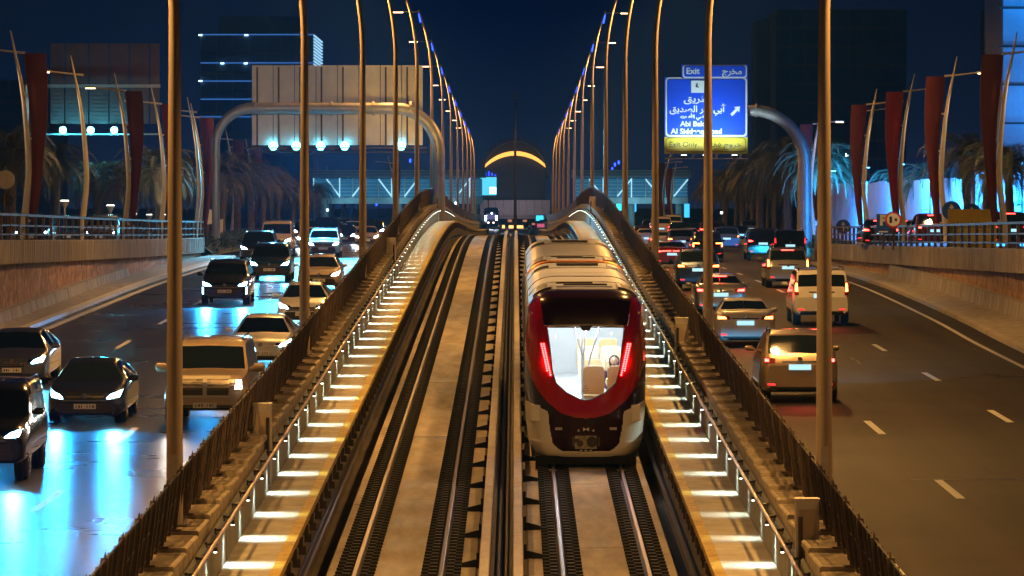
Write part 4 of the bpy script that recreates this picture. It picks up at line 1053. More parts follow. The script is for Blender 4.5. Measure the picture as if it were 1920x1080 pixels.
HWT = [(0.2, 1.02), (.5, 1.2), (.8, 1.255), (1.2, 1.285), (2.0, 1.30), (2.6, 1.295), (3.2, 1.23), (4, 1.2)]
def face_pt(i, j):
    yc, zc = prof[i]; a = -1 + 2 * j / (CF - 1); A = abs(a)
    ze = zc if zc < 2.6 else 2.6 + (zc - 2.6) * .70
    z = zc - (zc - ze) * A ** 6
    g = 1 - math.sqrt(max(0, 1 - A ** 5.5))
    y = yc + (1.4 - yc) * g * (1 if zc > .6 else .9)
    return Vector((a * interp(HWT, ze), y, z))
FP = [[face_pt(i, j) for j in range(CF)] for i in range(RF)]
def tp(px, py): return ((px - 1099) / 88.3, (879 - py) / 88.3)
def inpoly(x, z, P):
    r = False; n = len(P)
    for i in range(n):
        x1, z1 = P[i]; x2, z2 = P[(i + 1) % n]
        if (z1 > z) != (z2 > z) and x < (x2 - x1) * (z - z1) / (z2 - z1) + x1: r = not r
    return r
def sym(L):   # left-hand pixel points, mirrored about the train centre
    a = [tp(*p) for p in L]; return a + [(-x, z) for x, z in a[::-1]]
WSH = sym([(1098, 750), (1088, 748), (1062, 735), (1043, 718), (1036, 695), (1032, 655), (1027, 615)])
TOPP = sym([(1020, 611), (1013, 560), (1011, 546), (1011, 500)])
UL = sym([(1099, 783), (1078, 781), (1052, 773), (1026, 752), (1006, 726), (996, 705), (990, 680), (980, 640), (980, 400)])
DARK = sym([(1099, 844), (1055, 843), (1046, 838), (1037, 829), (1031, 800), (1028, 771), (990, 750), (960, 738), (960, 600)])
UP_ = .085
reg_ = {}
for i in range(RF - 1):
    for j in range(CF - 1):
        c = (FP[i][j] + FP[i+1][j] + FP[i][j+1] + FP[i+1][j+1]) / 4
        x, z = c.x, c.z + UP_ * c.y
        if inpoly(x, z, WSH): k = 'w'
        elif inpoly(x, z, TOPP): k = 't'
        elif inpoly(x, z, UL): k = 'r'
        elif inpoly(x, z, DARK): k = 'd'
        elif z > 1.5: k = 'd' if z < 2.1 else 'r'
        else: k = 's'
        reg_.setdefault(k, []).append((i, j))
NRM = {}
def region(k, nm, mat, lift=0.0):
    idx = {}; v = []; f = []
    for i, j in reg_[k]:
        q = []
        for a, b in ((i, j), (i, j+1), (i+1, j+1), (i+1, j)):
            if (a, b) not in idx: idx[(a, b)] = len(v); p = FP[a][b]; v.append((p.x, p.y + lift, p.z))
            q.append(idx[(a, b)])
        f.append(q)
    m = MB(); m.add(v, f); me = m.mesh(nm, mat, None, fix=False); me.shade_smooth(); return link(nm, me, train)
region('w', 'rear_window', glass, .03); region('t', 'top_panel', mar, .012); region('r', 'red_surround', redp)
region('d', 'lower_panel', mar, .025); region('s', 'white_skirt', whit)
# rim around the window : a thin dark gasket
def tbvh():
    v = [p for r in FP for p in r]; f = [(i*CF+j, i*CF+j+1, (i+1)*CF+j+1, (i+1)*CF+j) for i in range(RF-1) for j in range(CF-1)]
    return BVHTree.FromPolygons(v, f)
TB = tbvh(); DIR = Vector((0, 1, -UP_)).normalized()
def on_face(x, z, off=0.0):
    h = TB.ray_cast(Vector((x, -4, z + 4 * UP_)), DIR)
    return (h[0] if h[0] else Vector((x, .3, z))) - DIR * off
q = MB(); P = [on_face(x, z, -.0) for x, z in [(WSH[i][0]*(1-t/6)+WSH[(i+1)%len(WSH)][0]*t/6, WSH[i][1]*(1-t/6)+WSH[(i+1)%len(WSH)][1]*t/6) for i in range(len(WSH)) for t in range(6)] + [WSH[0]]]; q.tube(P, .012, 5); q.build('window_gasket', gask, train)
q = MB(); q.tube([on_face(-.8, 3.01, .01), on_face(0, 3.03, .02), on_face(.8, 3.01, .01)], .022, 6); q.build('window_gasket', seat2, train)
q = MB(); c = on_face(0, 3.0, .02); q.prism([(-.14, c.z + .03), (.14, c.z + .03), (.08, c.z - .08), (-.08, c.z - .08)], c.y - .03, c.y + .01); q.build('wiper_box', gask, train)
for sg in (-1, 1):
    q = MB(); q2 = MB()
    (xa, za), (xb, zb) = tp(1017.5, 646), tp(1030, 703); 
    for i in range(15):
        u = i / 14; x = xa + (xb - xa) * u; z = za + (zb - za) * u
        for k, o in enumerate((0, .05)):
            if (i < 3 and k == 0 and 0) or (i > 12 and k == 0): continue
            if i < 4 and k == 1: pass
            xx = (x + o - .02) * (1 if sg < 0 else -1)
            p = on_face(xx, z, .012); q.box(p.x - .016, p.x + .016, p.y - .006, p.y + .01, p.z - .013, p.z + .013)
    sx_ = 1 if sg < 0 else -1
    P = [on_face(sx_ * (xa - .04), za + .04, .003), on_face(sx_ * (xa + .06), za + .04, .003), on_face(sx_ * (xb + .06), zb - .03, .003), on_face(sx_ * (xb - .04), zb - .03, .003)]
    q2.add(P, [(0, 1, 2, 3)])
    t_ = q2.build('taillight', pbr('tail_lens', (.5, .005, .01), .2) if 'tail_lens' not in MATS else MATS['tail_lens'], train)
    q.build('light_dots', tled, t_)
    light('tail_glow', 'POINT', train.matrix_basis @ on_face(sx_ * (xa + .02), (za + zb) / 2, .12), None, 3.0, (1, .03, .03), radius=.05)
train.scale = (1, 1, 1.022)
# side and roof shell of both cars
def body_ring():
    pts = []
    for z in (.33, .5, .8, 1.1, 1.16, 2.0, 2.6, 2.9, 3.2, 3.36): pts.append((interp(HWT, z), z))
    for k in range(1, 12):
        a = 1 - k / 11; pts.append((a * 1.222, 3.70 - (3.70 - 3.37) * a ** 6))
    full = pts + [(-x, z) for x, z in pts[::-1][1:]]
    return full
BR = body_ring(); nb = len(BR)
def shell(y0, y1, name, par):
    n = 8
    def segs(lo, hi, nm, mat, push=0):
        q = MB(); ys = [y0 + (y1 - y0) * i / n for i in range(n + 1)]
        for yy in ys: q.v += [(x + (push if x > 0 else -push), yy, z) for x, z in BR[lo:hi + 1]]
        m = hi - lo + 1
        for i in range(n):
            for k in range(m - 1): q.f.append((i*m+k, i*m+k+1, (i+1)*m+k+1, (i+1)*m+k))
        q.mi = [0] * len(q.f); return q.build(nm, mat, par, smooth=40)
    segs(0, 4, 'side_panel', whit); segs(4, 9, 'side_panel', tside); segs(9, nb - 10, 'roof_shell', tgrey); segs(nb - 10, nb - 5, 'side_panel', tside); segs(nb - 5, nb - 1, 'side_panel', whit)
    for yy in (y0, y1):
        q = MB(); q.add([(x * .995, yy, z * .998) for x, z in BR], [tuple(range(nb))]); q.build('end_wall', gask, par) if yy > 2 else None
L1 = 16.0; G = .55
shell(1.4, L1, 'near', train); shell(L1 + G, L1 + G + 16.0, 'far', train)
# roof equipment : curved seams, panels, the lamp bar across the joint
def roof_z(x): return 3.70 - (3.70 - 3.37) * min(1, abs(x) / 1.222) ** 6
def seam(y, w, h, mat, nm, x0=-1.2, x1=1.2):
    q = MB(); N = 24
    for yy in (y, y + w):
        for i in range(N + 1):
            x = x0 + (x1 - x0) * i / N; q.v.append((x, yy, roof_z(x) + h))
    for i in range(N): q.f.append((i, i+1, N+1+i+1, N+1+i))
    m = N + 1
    q.v += [(x_, y_, z_ - .05) for x_, y_, z_ in q.v[:2*m]]
    for i in range(N): q.f += [(i, i+1, 2*m+i+1, 2*m+i), (m+i, m+i+1, 3*m+i+1, 3*m+i)]
    q.mi = [0] * len(q.f); return q.build(nm, mat, train, smooth=60)
for yb in (1.45, L1 + G + 0.15):
    for y in (yb + .05, yb + 3.6): seam(y, .06, .012, gask, 'roof_seam')
    for x0, x1 in ((-1.12, -.72), (.72, 1.12)):
        seam(yb + .5, 2.2, .045, tgrey, 'roof_hatch', x0, x1); seam(yb + .4, .08, .05, gask, 'hatch_edge', x0, x1); seam(yb + 2.72, .08, .05, gask, 'hatch_edge', x0, x1)
        for k in range(4): seam(yb + .8 + k * .45, .07, .052, gask, 'vent_slot', x0 + .08, x1 - .08)
    seam(yb + 1.3, .3, .06, gask, 'roof_duct', -.45, .5); seam(yb + 2.2, .12, .06, gask, 'roof_duct', -.6, .2)
    seam(yb + 1.0, 1.5, .03, tgrey, 'roof_hatch', -.6, .6)
for yb in (8.0,): seam(yb, .08, .015, gask, 'roof_seam')
for yb in (L1 - 3.2, L1 + G + 12.4):
    seam(yb, .06, .012, gask, 'roof_seam'); seam(yb + .5, .1, .05, gask, 'roof_duct', -1.05, -.7); seam(yb + .7, 1.3, .04, tgrey, 'roof_hatch', -1.1, -.72); seam(yb + .7, 1.3, .04, tgrey, 'roof_hatch', .72, 1.1)
    seam(yb + 1.2, .35, .06, gask, 'roof_duct', -.5, .5)
q = MB(); P = [(x, L1 + G / 2, roof_z(x) + .02) for x in [-1.2 + .1 * i for i in range(25)]]; q.tube(P, .035, 6); q.build('joint_bar', pbr('joint_copper', (.5, .2, .08), .35, .6), train)
q = MB(); q.add([(x * .93, L1, z * .97 + .03) for x, z in BR] + [(x * .93, L1 + G, z * .97 + .03) for x, z in BR], [(i, i+1, nb+i+1, nb+i) for i in range(nb - 1)]); q.build('gangway', gask, train)
for sg in (-1, 1):       # cantrail lights and seams along the sides, side windows
    q = MB(); q.tube([(sg * 1.235, 1.4, 3.37), (sg * 1.235, L1, 3.37)], .02, 5); q.tube([(sg * 1.235, L1 + G, 3.37), (sg * 1.235, L1 + G + 16, 3.37)], .02, 5); q.build('cantrail', whit, train)
    for base in (1.9, L1 + G + .6):
        for k in range(6):
            q = MB(); y = base + k * 2.35; x = sg * 1.303; q.box(min(x, x + sg * .012), max(x, x + sg * .012), y, y + 1.6, 1.9, 2.85); q.build('side_window', mar, train)
# lower panel details, coupler, skirts, bogie
def facebox(px, py, w, h, mat, nm, off=.02, par=None):
    x, z = tp(px, py); p = on_face(x, z, off); q = MB(); q.box(p.x - w/2, p.x + w/2, p.y - .01, p.y + .06, p.z - h/2, p.z + h/2); return q.build(nm, mat, par or train)
for sx in (-1, 1):
    for k in range(4): facebox(1099 + sx * 51 + (k - 1.5) * 3.4, 802, .030, .05, seat2, 'number_mark')
q = MB(); x, z = tp(1099, 803); p = on_face(x, z, .03); q.add([(p.x - .06, p.y, p.z - .04), (p.x - .06, p.y, p.z + .04), (p.x, p.y, p.z), (p.x + .06, p.y, p.z - .04), (p.x + .06, p.y, p.z + .04)], [(0, 2, 1), (2, 3, 4)]); q.build('bow_mark', whitep, train)
for dx in (-14, 14):
    q = MB(); x, z = tp(1099 + dx, 805); p = on_face(x, z, .03); q.add([(p.x - .025, p.y, p.z - .02), (p.x + .025, p.y, p.z - .02), (p.x, p.y, p.z + .03)], [(0, 1, 2)]); q.build('warning_mark', whitep, train)
cp = facebox(1098.5, 827, .46, .27, pbr('coupler_plate', (.30, .27, .22), .5, .4, var=.5, scale=9), 'coupler_plate', .03)
x, z = tp(1110, 826); p = on_face(x, z, .05); q = MB(); q.tube([(p.x, p.y - .02, p.z), (p.x, p.y + .02, p.z)], .115, 20); q.build('coupler_socket', gask, cp)
x, z = tp(1088, 829); p = on_face(x, z, .05); q = MB(); q.tube([(p.x, p.y - .015, p.z), (p.x, p.y + .02, p.z)], .07, 14); q.box(p.x - .13, p.x - .02, p.y - .012, p.y + .02, p.z + .02, p.z + .1); q.build('coupler_hook', dsteel, cp)
for dx in (-24, 24): facebox(1099 + dx, 826, .035, .18, dsteel, 'hand_grip', .04)
for k in range(3): facebox(1090 + k * 9, 842, .06, .02, seat2, 'small_mark', .03)
q = MB(); q.box(-1.0, 1.0, .15, 3, .12, .3)
for sg in (-1, 1): q.box(sg * .95 - .12, sg * .95 + .12, .2, 1.0, -.05, .3); q.tube([(sg * .72 - .07, .9, .33), (sg * .72 + .07, .9, .33)], .36, 18); q.tube([(sg * .72 - .07, 2.9, .33), (sg * .72 + .07, 2.9, .33)], .36, 18)
q.build('underframe', cable, train)
q = MB(); q.tube([(-1.05, -.13, .02), (1.05, -.13, .02)], .022, 6); q.build('obstacle_bar', conc, train)
for s_y in (1.8, L1 + 2):
    q = MB(); q.box(-1.15, 1.15, s_y, s_y + 13, .15, .42); q.build('underfloor', gask, train)
# interior
q = MB(); q.box(-1.17, 1.17, .35, L1 - .3, 1.02, 1.06); q.build('cabin_floor', intf, train)
for sg in (-1, 1):
    q = MB(); q.box(min(sg * 1.19, sg * 1.215), max(sg * 1.19, sg * 1.215), 1.0, L1 - .3, 1.06, 3.2); q.build('cabin_wall', intw, train)
q = MB(); q.box(-1.15, 1.15, .75, L1 - .3, 3.22, 3.26); q.build('cabin_ceiling', intw, train)
for x in (-.55, .55):
    q = MB(); q.box(x - .12, x + .12, .9, L1 - 1, 3.19, 3.215); q.build('ceiling_light', ceil, train)
light('cabin_light', 'POINT', train.matrix_basis @ Vector((0, 1.5, 2.95)), None, 100, (.9, .97, 1), radius=.3)
light('cabin_light', 'POINT', train.matrix_basis @ Vector((0, 7, 2.95)), None, 330, (.9, .97, 1), radius=.3)
light('cabin_light', 'POINT', train.matrix_basis @ Vector((.3, .62, 2.9)), None, 30, (.95, .98, 1), radius=.15)
q = MB(); q.box(-1.15, 1.15, .18, .42, 1.02, 1.35); q.build('dash_shelf', intw, train)
q = MB(); q.box(-1.15, 1.15, L1 - .4, L1 - .3, 1.0, 3.2); q.build('cabin_bulkhead', intw, train)
def seat(x, y, w=.43, back=1.05):
    s = MB(); s.prism(rrect(x - w/2, x + w/2, 1.06 + .42, 1.06 + back, .09), y, y + .06)
    o = s.build('seat', seatm, train)
    s = MB(); s.prism(rrect(x - w/2 - .015, x + w/2 + .015, 1.06 + .40, 1.06 + back + .015, .09), y + .062, y + .09); s.build('seat_shell', seat2, o)
    s = MB(); s.box(x - w/2, x + w/2, y - .42, y + .02, 1.06 + .40, 1.06 + .47); s.build('cushion', seatm, o)
    s = MB(); s.box(x - w/2 + .02, x + w/2 - .02, y - .38, y + .0, 1.06, 1.06 + .40); s.build('seat_base', seat2, o)
for y, bk in ((.95, 1.05), (3.2, 1.05), (4.0, 1.05), (8.2, 1.05), (11.5, 1.05)):
    for x in (.18, .70): seat(x, y, back=bk)
for y in (1.5, 8.6): seat(-.95, y, .36)
polemat = pbr('grab_pole', (.55, .57, .58), .2, .9)
for P in ([(-.30, 2.2, 3.2), (-.14, 2.2, 2.6), (-.04, 2.2, 2.1), (-.02, 2.2, 1.06)], [(.12, 2.2, 3.2), (.02, 2.2, 2.7), (-.02, 2.2, 2.2), (-.02, 2.2, 2.0)], [(-.06, 2.2, 3.2), (-.05, 2.2, 1.06)], [(.36, 1.6, 3.1), (.22, 1.6, 2.6), (.10, 1.6, 2.2), (.06, 1.6, 1.8)]):
    q = MB(); q.tube(smooth_poly(P, 12), .021, 8); q.build('grab_pole', polemat, train, smooth=50)
# logo on the glass : a small striped diamond
x, z = tp(1098, 731); p = on_face(x, z, .015)
lm = pbr('logo_brown', (.22, .05, .03), .5)
for k in range(4):
    o = -.075 + .05 * k; h = .105 - abs(o) * .9
    q = MB(); q.add([(p.x - h, p.y, p.z + o - .018), (p.x + h * .75, p.y, p.z + o + .012), (p.x + h, p.y, p.z + o + .030), (p.x - h * .75, p.y, p.z + o - .0)], [(0, 1, 2, 3)]); q.build('logo_stripe', lm, train)

# passengers
def skinned(name, verts, edges, radii, mat, root=0, lv=2):
    me = bpy.data.meshes.new(name); me.from_pydata(verts, edges, []); o = bpy.data.objects.new(name, me); COL.objects.link(o)
    m = o.modifiers.new('s', 'SKIN'); s = o.modifiers.new('u', 'SUBSURF'); s.levels = lv; s.render_levels = lv
    for i, r in enumerate(radii): me.skin_vertices[0].data[i].radius = (r, r * .85) if not isinstance(r, tuple) else r
    me.skin_vertices[0].data[root].use_root = True
    dg = bpy.context.evaluated_depsgraph_get(); m2 = bpy.data.meshes.new_from_object(o.evaluated_get(dg)); bpy.data.objects.remove(o)
    m2.materials.clear(); m2.materials.append(mat); m2.shade_smooth(); return m2
skin = pbr('skin', (.46, .26, .18), .55); hair = pbr('hair', (.015, .008, .006), .5)
def sitter(loc, cloth, lab, rotz=0):
    body = skinned('person', [(0,0,.48),(0,.02,.68),(0,.03,.92),(0,.02,1.04),(0,0,1.10),(.19,.02,.98),(.25,-.08,.74),(.17,-.28,.62),(-.19,.02,.98),(-.25,-.08,.74),(-.15,-.28,.62),(.10,-.05,.50),(.12,-.42,.50),(.12,-.45,.1),(.12,-.56,.04),(-.10,-.05,.50),(-.12,-.42,.50),(-.12,-.45,.1),(-.12,-.56,.04)],
        [(0,1),(1,2),(2,3),(3,4),(2,5),(5,6),(6,7),(2,8),(8,9),(9,10),(0,11),(11,12),(12,13),(13,14),(0,15),(15,16),(16,17),(17,18)],
        [.16,.14,.16,.07,.055,.065,.05,.035,.065,.05,.035,.09,.075,.05,.04,.09,.075,.05,.04], cloth)
    o = link('person', body, None, loc, (0, 0, rotz), label=lab, category='person', group='train passengers')
    me = bpy.data.meshes.new('head'); bm = bmesh.new(); bmesh.ops.create_uvsphere(bm, u_segments=24, v_segments=18, radius=.105)
    for v in bm.verts:
        c = v.co; c.z *= 1.2; c.y *= 1.08
        if c.z < -.02: c.x *= 1 + c.z * 2.2; 
        if c.y < -.06 and abs(c.x) < .022 and -.05 < c.z < .03: c.y -= .022
        if c.y < -.05 and .018 < abs(c.x) < .055 and .0 < c.z < .035: c.y += .010
        if c.y < -.07 and abs(c.x) < .03 and -.08 < c.z < -.055: c.y -= .006
    bm.to_mesh(me); bm.free(); me.materials.append(skin); me.shade_smooth(); hd = link('head', me, o, (0, -.02, 1.21))
    q = MB(); N = 14; M_ = 20
    for i in range(N + 1):
        for k in range(M_ + 1):
            th = math.pi * .92 * i / N; op_ = 0 if th < .75 else .30 * math.pi * min(1, (th - .75) / .4); ph = -math.pi / 2 + op_ + (2 * math.pi - 2 * op_) * k / M_
            fr = 1.12 if th < 1.6 else 1.12 + .25 * (th - 1.6)
            q.v.append((.105 * fr * math.sin(th) * math.cos(ph), .012 + .118 * fr * math.sin(th) * math.sin(ph), .13 * (math.cos(th) if th < 1.6 else -(th - 1.6) * 1.3) + .008))
    for i in range(N):
        for k in range(M_): q.f.append((i*(M_+1)+k, i*(M_+1)+k+1, (i+1)*(M_+1)+k+1, (i+1)*(M_+1)+k))
    q.mi = [0] * len(q.f); q.build('hair', hair, hd, smooth=60)
    q = MB()
    for sx in (-1, 1): q.box(sx * .038 - .012, sx * .038 + .012, -.112, -.100, .012, .022)
    q.box(-.022, .022, -.118, -.104, -.068, -.060); q.build('eyes_and_mouth', hair, hd)
sitter(train.matrix_basis @ Vector((.64, 1.95, .98)), pbr('cloth_dark', (.06, .02, .035), .8), 'long haired passenger in dark clothes behind the right seat back')
sitter(train.matrix_basis @ Vector((-1.0, 1.55, .98)), pbr('cloth_grey', (.25, .26, .30), .8), 'passenger in grey at the left edge of the lit cabin')

# distant oncoming train
fd = 820.0; ft = empty('metro_train', (tx(-1.96, fd) - .1, fd, rz(fd) + .1), label='far metro train approaching with two white headlights on the left track', category='train')
V2 = []
q = MB(); n = 20
for yy, k in ((0, .80), (.25, .93), (.9, 1.0), (34, 1.0)):
    q.v += [(x * k, yy, .4 + (z - .4) * k) for x, z in BR]
for i in range(3):
    for k in range(nb - 1): q.f.append((i*nb+k, i*nb+k+1, (i+1)*nb+k+1, (i+1)*nb+k))
q.f.append(tuple(range(nb))); q.mi = [0] * len(q.f); q.build('body', mar, ft, smooth=40)
q = MB(); q.prism([(-.8, 1.6), (.8, 1.6), (.85, 2.6), (-.85, 2.6)], -.02, -.005); q.build('windscreen', emis('dim_cab', (.30, .28, .65), .35), ft)
for sg in (-1, 1):
    q = MB(); q.prism([(sg * .95 - .13, 1.5), (sg * .95 + .13, 1.5), (sg * .95 + .16, 2.3), (sg * .95 - .10, 2.3)], -.06, -.01); q.build('headlight', emis('train_head', (.8, .85, 1), 32) if sg < 0 else MATS['train_head'], ft)
    q = MB(); q.tube([(sg * .45, -.07, 1.05), (sg * .45, -.01, 1.05)], .13, 10); q.build('marker_light', emis('train_marker', (1, .6, .5), 10) if sg < 0 else MATS['train_marker'], ft)
q = MB(); q.tube([(.15, -.07, 2.7), (.15, -.01, 2.7)], .15, 10); q.build('marker_light', cool, ft)
light('far_train_light', 'SPOT', (ft.location.x, fd - .5, rz(fd) + 2), (ft.location.x + .5, fd - 200, rz(fd - 200)), 16000, (.75, .8, 1), size=40, blend=.9, radius=.3)
# ------------------------------------------------------------------ cars
cglass = pbr('car_glass', (.008, .014, .018), .04, coat=.6, spec=.8)
platem = pbr('number_plate', (.75, .76, .76), .4); lensr = pbr('tail_lens_dark', (.20, .005, .008), .2)
BODYC = {k: pbr('paint_' + k, c, r, m, coat=1.0) for k, c, r, m in (
    ('white', (.62, .62, .61), .3, 0.), ('pearl', (.50, .47, .43), .3, .2), ('silver', (.34, .35, .37), .3, .6), ('grey', (.13, .14, .16), .3, .5),
    ('black', (.012, .012, .014), .2, 0.), ('dark', (.028, .034, .045), .25, .5), ('blue', (.02, .06, .16), .25, .3), ('beige', (.36, .28, .21), .3, .55), ('red', (.20, .01, .012), .25, .2), ('tan', (.42, .33, .24), .4, .1))}
hl_b = emis('head_blue', (.30, .78, 1), 110); hl_w = emis('head_white', (1, .93, .85), 60); hl_c = emis('head_cool', (.65, .85, 1), 110)
drl_b = emis('drl_blue', (.35, .8, 1), 14)
tl_r = emis('tail_red', (1, .025, .02), 34); tl_o = emis('tail_orange', (1, .16, .03), 22); tl_d = emis('tail_dim', (1, .03, .03), 2.2); plg = emis('plate_glow', (.45, .85, 1), 1.1)
KINDS = {
 'sedan': dict(L=4.8, W=1.84, H=1.44, top=[(0,.60),(.06,.70),(.3,.79),(1.2,.95),(2.05,1.37),(2.5,1.435),(3.0,1.425),(3.35,1.37),(4.15,1.10),(4.6,1.10),(4.74,1.0),(4.8,.80)],
     belt=[(0,.55),(1.1,.88),(3.4,1.0),(4.6,.98),(4.8,.72)], cowl=1.2, roof0=2.0, roof1=3.4, deck=4.1, zlo=.20, tum=.30, pil=[2.75]),
 'suv': dict(L=4.7, W=1.88, H=1.68, top=[(0,.72),(.05,.88),(.3,.98),(1.15,1.10),(1.85,1.58),(2.3,1.67),(3.2,1.69),(4.1,1.62),(4.55,1.12),(4.66,1.0),(4.7,.85)],
     belt=[(0,.7),(1.1,1.0),(4.2,1.12),(4.55,1.0),(4.7,.8)], cowl=1.15, roof0=1.8, roof1=4.12, deck=4.5, zlo=.26, tum=.20, pil=[2.6, 3.5]),
 'boxsuv': dict(L=4.85, W=1.90, H=1.88, top=[(0,.85),(.05,1.0),(.25,1.10),(1.25,1.20),(1.8,1.75),(2.2,1.86),(3.4,1.88),(4.5,1.84),(4.72,1.25),(4.8,1.1),(4.85,.9)],
     belt=[(0,.8),(1.1,1.1),(4.5,1.2),(4.7,1.1),(4.85,.85)], cowl=1.25, roof0=1.78, roof1=4.52, deck=4.7, zlo=.36, tum=.13, pil=[2.6, 3.6]),
 'pickup': dict(L=5.7, W=1.94, H=1.95, top=[(0,.95),(.05,1.12),(.3,1.22),(1.5,1.30),(2.15,1.85),(2.5,1.93),(3.6,1.95),(5.3,1.90),(5.58,1.3),(5.66,1.2),(5.7,1.0)],
     belt=[(0,.9),(1.3,1.2),(5.4,1.28),(5.6,1.2),(5.7,.95)], cowl=1.5, roof0=2.1, roof1=5.28, deck=5.52, zlo=.42, tum=.17, pil=[3.2, 4.3]),
 'van': dict(L=5.2, W=1.90, H=2.05, top=[(0,.85),(.05,1.0),(.3,1.12),(.8,1.25),(1.7,1.92),(2.1,2.03),(3.5,2.05),(4.9,2.0),(5.12,1.3),(5.18,1.1),(5.2,.9)],
     belt=[(0,.8),(.9,1.15),(4.9,1.2),(5.1,1.1),(5.2,.85)], cowl=.85, roof0=1.65, roof1=4.95, deck=5.1, zlo=.3, tum=.12, pil=[2.4, 3.7])}
CM = {}
def car_mesh(kind):
    if kind in CM: return CM[kind]
    K = KINDS[kind]; L = K['L']; hw = K['W'] / 2
    def lin(tab, x):
        if x <= tab[0][0]: return tab[0][1]
        for (a, b), (c, d) in zip(tab[:-1], tab[1:]):
            if x <= c: return b + (d - b) * (x - a) / (c - a)
        return tab[-1][1]
    plan = [(0,.76),(.06,.86),(.2,.94),(.5,.985),(1.0,1),(L-.7,1),(L-.25,.965),(L-.08,.90),(L,.82)]
    if kind in ('boxsuv', 'pickup', 'van'): plan = [(0,.88),(.06,.94),(.2,.98),(.6,1),(1.0,1),(L-.5,1),(L-.2,.985),(L-.06,.955),(L,.92)]
    ts = sorted(set([0, .02, .06, .12, .2, .3, L-.02, L-.06, L-.12, L-.2, L-.3, L] + [round(x, 3) for x in frange(.4, L - .4, .11)] + [K['cowl'], K['roof0'], K['roof1'], K['deck']]))
    rings = []
    for t in ts:
        def sm(f, tab, w=.10): return (f(tab, t - w) + 2 * f(tab, t) + f(tab, t + w)) / 4
        zt = sm(lin, K['top'], .06) ; zb = min(sm(lin, K['belt']), zt - .03); w = lin(plan, t) * hw
        e = min(t, L - t); zl = K['zlo'] + max(0, .10 - e) * .6
        c = max(0, min(1, (zt - zb) / (K['H'] - 1.0))) if kind != 'sedan' else max(0, min(1, (zt - zb) / .42))
        xb = .955 * w; xr = xb - K['tum'] * c; zr = zb + (zt - zb) * (.90 if c > .3 else .75)
        P = [(0, zl), (.5*w, zl), (.86*w, zl), (.96*w, zl+.06), (w, zl+.22*(zb-zl)), (w*1.0, zl+.45*(zb-zl)), (w*.995, zl+.7*(zb-zl)), (w*.985, zl+.88*(zb-zl)), (xb, zb),
             (xb + (xr-xb)*.33, zb+(zr-zb)*.36), (xb + (xr-xb)*.68, zb+(zr-zb)*.72), (xr, zr), (xr*.93, zr+(zt-zr)*.62), (xr*.82, zr+(zt-zr)*.86), (xr*.55, zt-.006), (xr*.25, zt+.006), (0, zt+.010)]
        rings.append([Vector((x, t - L/2, z)) for x, z in P] + [Vector((-x, t - L/2, z)) for x, z in P[-2:0:-1]])
    N = len(rings[0]); NP = 17
    V = [p for r in rings for p in r]; parts = {'body': [], 'windscreen': [], 'rear_window': []}
    for i in range(len(ts) - 1):
        tm = (ts[i] + ts[i+1]) / 2
        for k in range(N):
            k2 = (k + 1) % N; f = (i*N+k, i*N+k2, (i+1)*N+k2, (i+1)*N+k)
            kk = k if k < NP - 1 else N - 1 - k
            nm = 'body'
            if kk >= 12:
                if K['cowl'] + .04 < tm < K['roof0'] - .02: nm = 'windscreen'
                elif K['roof1'] + .02 < tm < K['deck'] - (.05 if kind == 'sedan' else .02): nm = 'rear_window'
            elif kk in (8, 9, 10):
                if K['cowl'] + .62 < tm < K['roof1'] + (.25 if kind == 'sedan' else -.12) and all(abs(tm - p) > .06 for p in K['pil']): nm = 'side_window%d' % ((0 if k < NP else 4) + sum(tm > p for p in K['pil']))
            parts.setdefault(nm, []).append(f)
    allf = [f for p in parts.values() for f in p] + [tuple(range(N)), tuple(range((len(ts)-1)*N, len(ts)*N))]
    bvh = BVHTree.FromPolygons(V, allf)
    out = {}
    for nm, fs in parts.items():
        if nm == 'body': fs = fs + [tuple(range(N)), tuple(range((len(ts)-1)*N, len(ts)*N))[::-1]]
        used = sorted({v for f in fs for v in f}); mp = {v: i for i, v in enumerate(used)}
        q = MB(); q.add([V[v] for v in used], [tuple(mp[v] for v in f) for f in fs])
        me = q.mesh(nm.rstrip('0123456789'), cglass if nm != 'body' else BODYC['white'], fix=False); me.shade_smooth(); me.set_sharp_from_angle(angle=math.radians(42)); out[nm] = me
    CM[kind] = (out, bvh, K); return CM[kind]
def patch(bvh, K, c4, side, mat, nm, n=5, m=3, lift=.012, deep=.05, mirror=False):
    sy = -1 if side == 'f' else 1; hw = K['W'] / 2
    pts = []
    for j in range(m + 1):
        for i in range(n + 1):
            u, v = i / n, j / m
            a = [c4[0][k] * (1-u) + c4[1][k] * u for k in (0, 1)]; b = [c4[3][k] * (1-u) + c4[2][k] * u for k in (0, 1)]
            x = a[0] * (1-v) + b[0] * v; z = a[1] * (1-v) + b[1] * v
            if mirror: x = -x
            h = bvh.ray_cast(Vector((x * hw, sy * 6, z)), Vector((0, -sy, 0)))
            y = h[0].y if h[0] else sy * (K['L'] / 2 - .25)
            pts.append(Vector((x * hw, y + sy * lift, z)))
    q = MB(); W1 = n + 1; tot = len(pts)
    back = [p - Vector((0, sy * deep, 0)) for p in pts]
    f = [(j*W1+i, j*W1+i+1, (j+1)*W1+i+1, (j+1)*W1+i) for j in range(m) for i in range(n)]
    edge = [i for i in range(W1)] + [(j+1)*W1 + n for j in range(m)] + [m*W1 + i for i in range(n-1, -1, -1)] + [j*W1 for j in range(m-1, 0, -1)]
    q.add(pts + back, f + [(edge[i], edge[(i+1) % len(edge)], edge[(i+1) % len(edge)] + tot, edge[i] + tot) for i in range(len(edge))])
    return q.mesh(nm, mat)
PM = {}
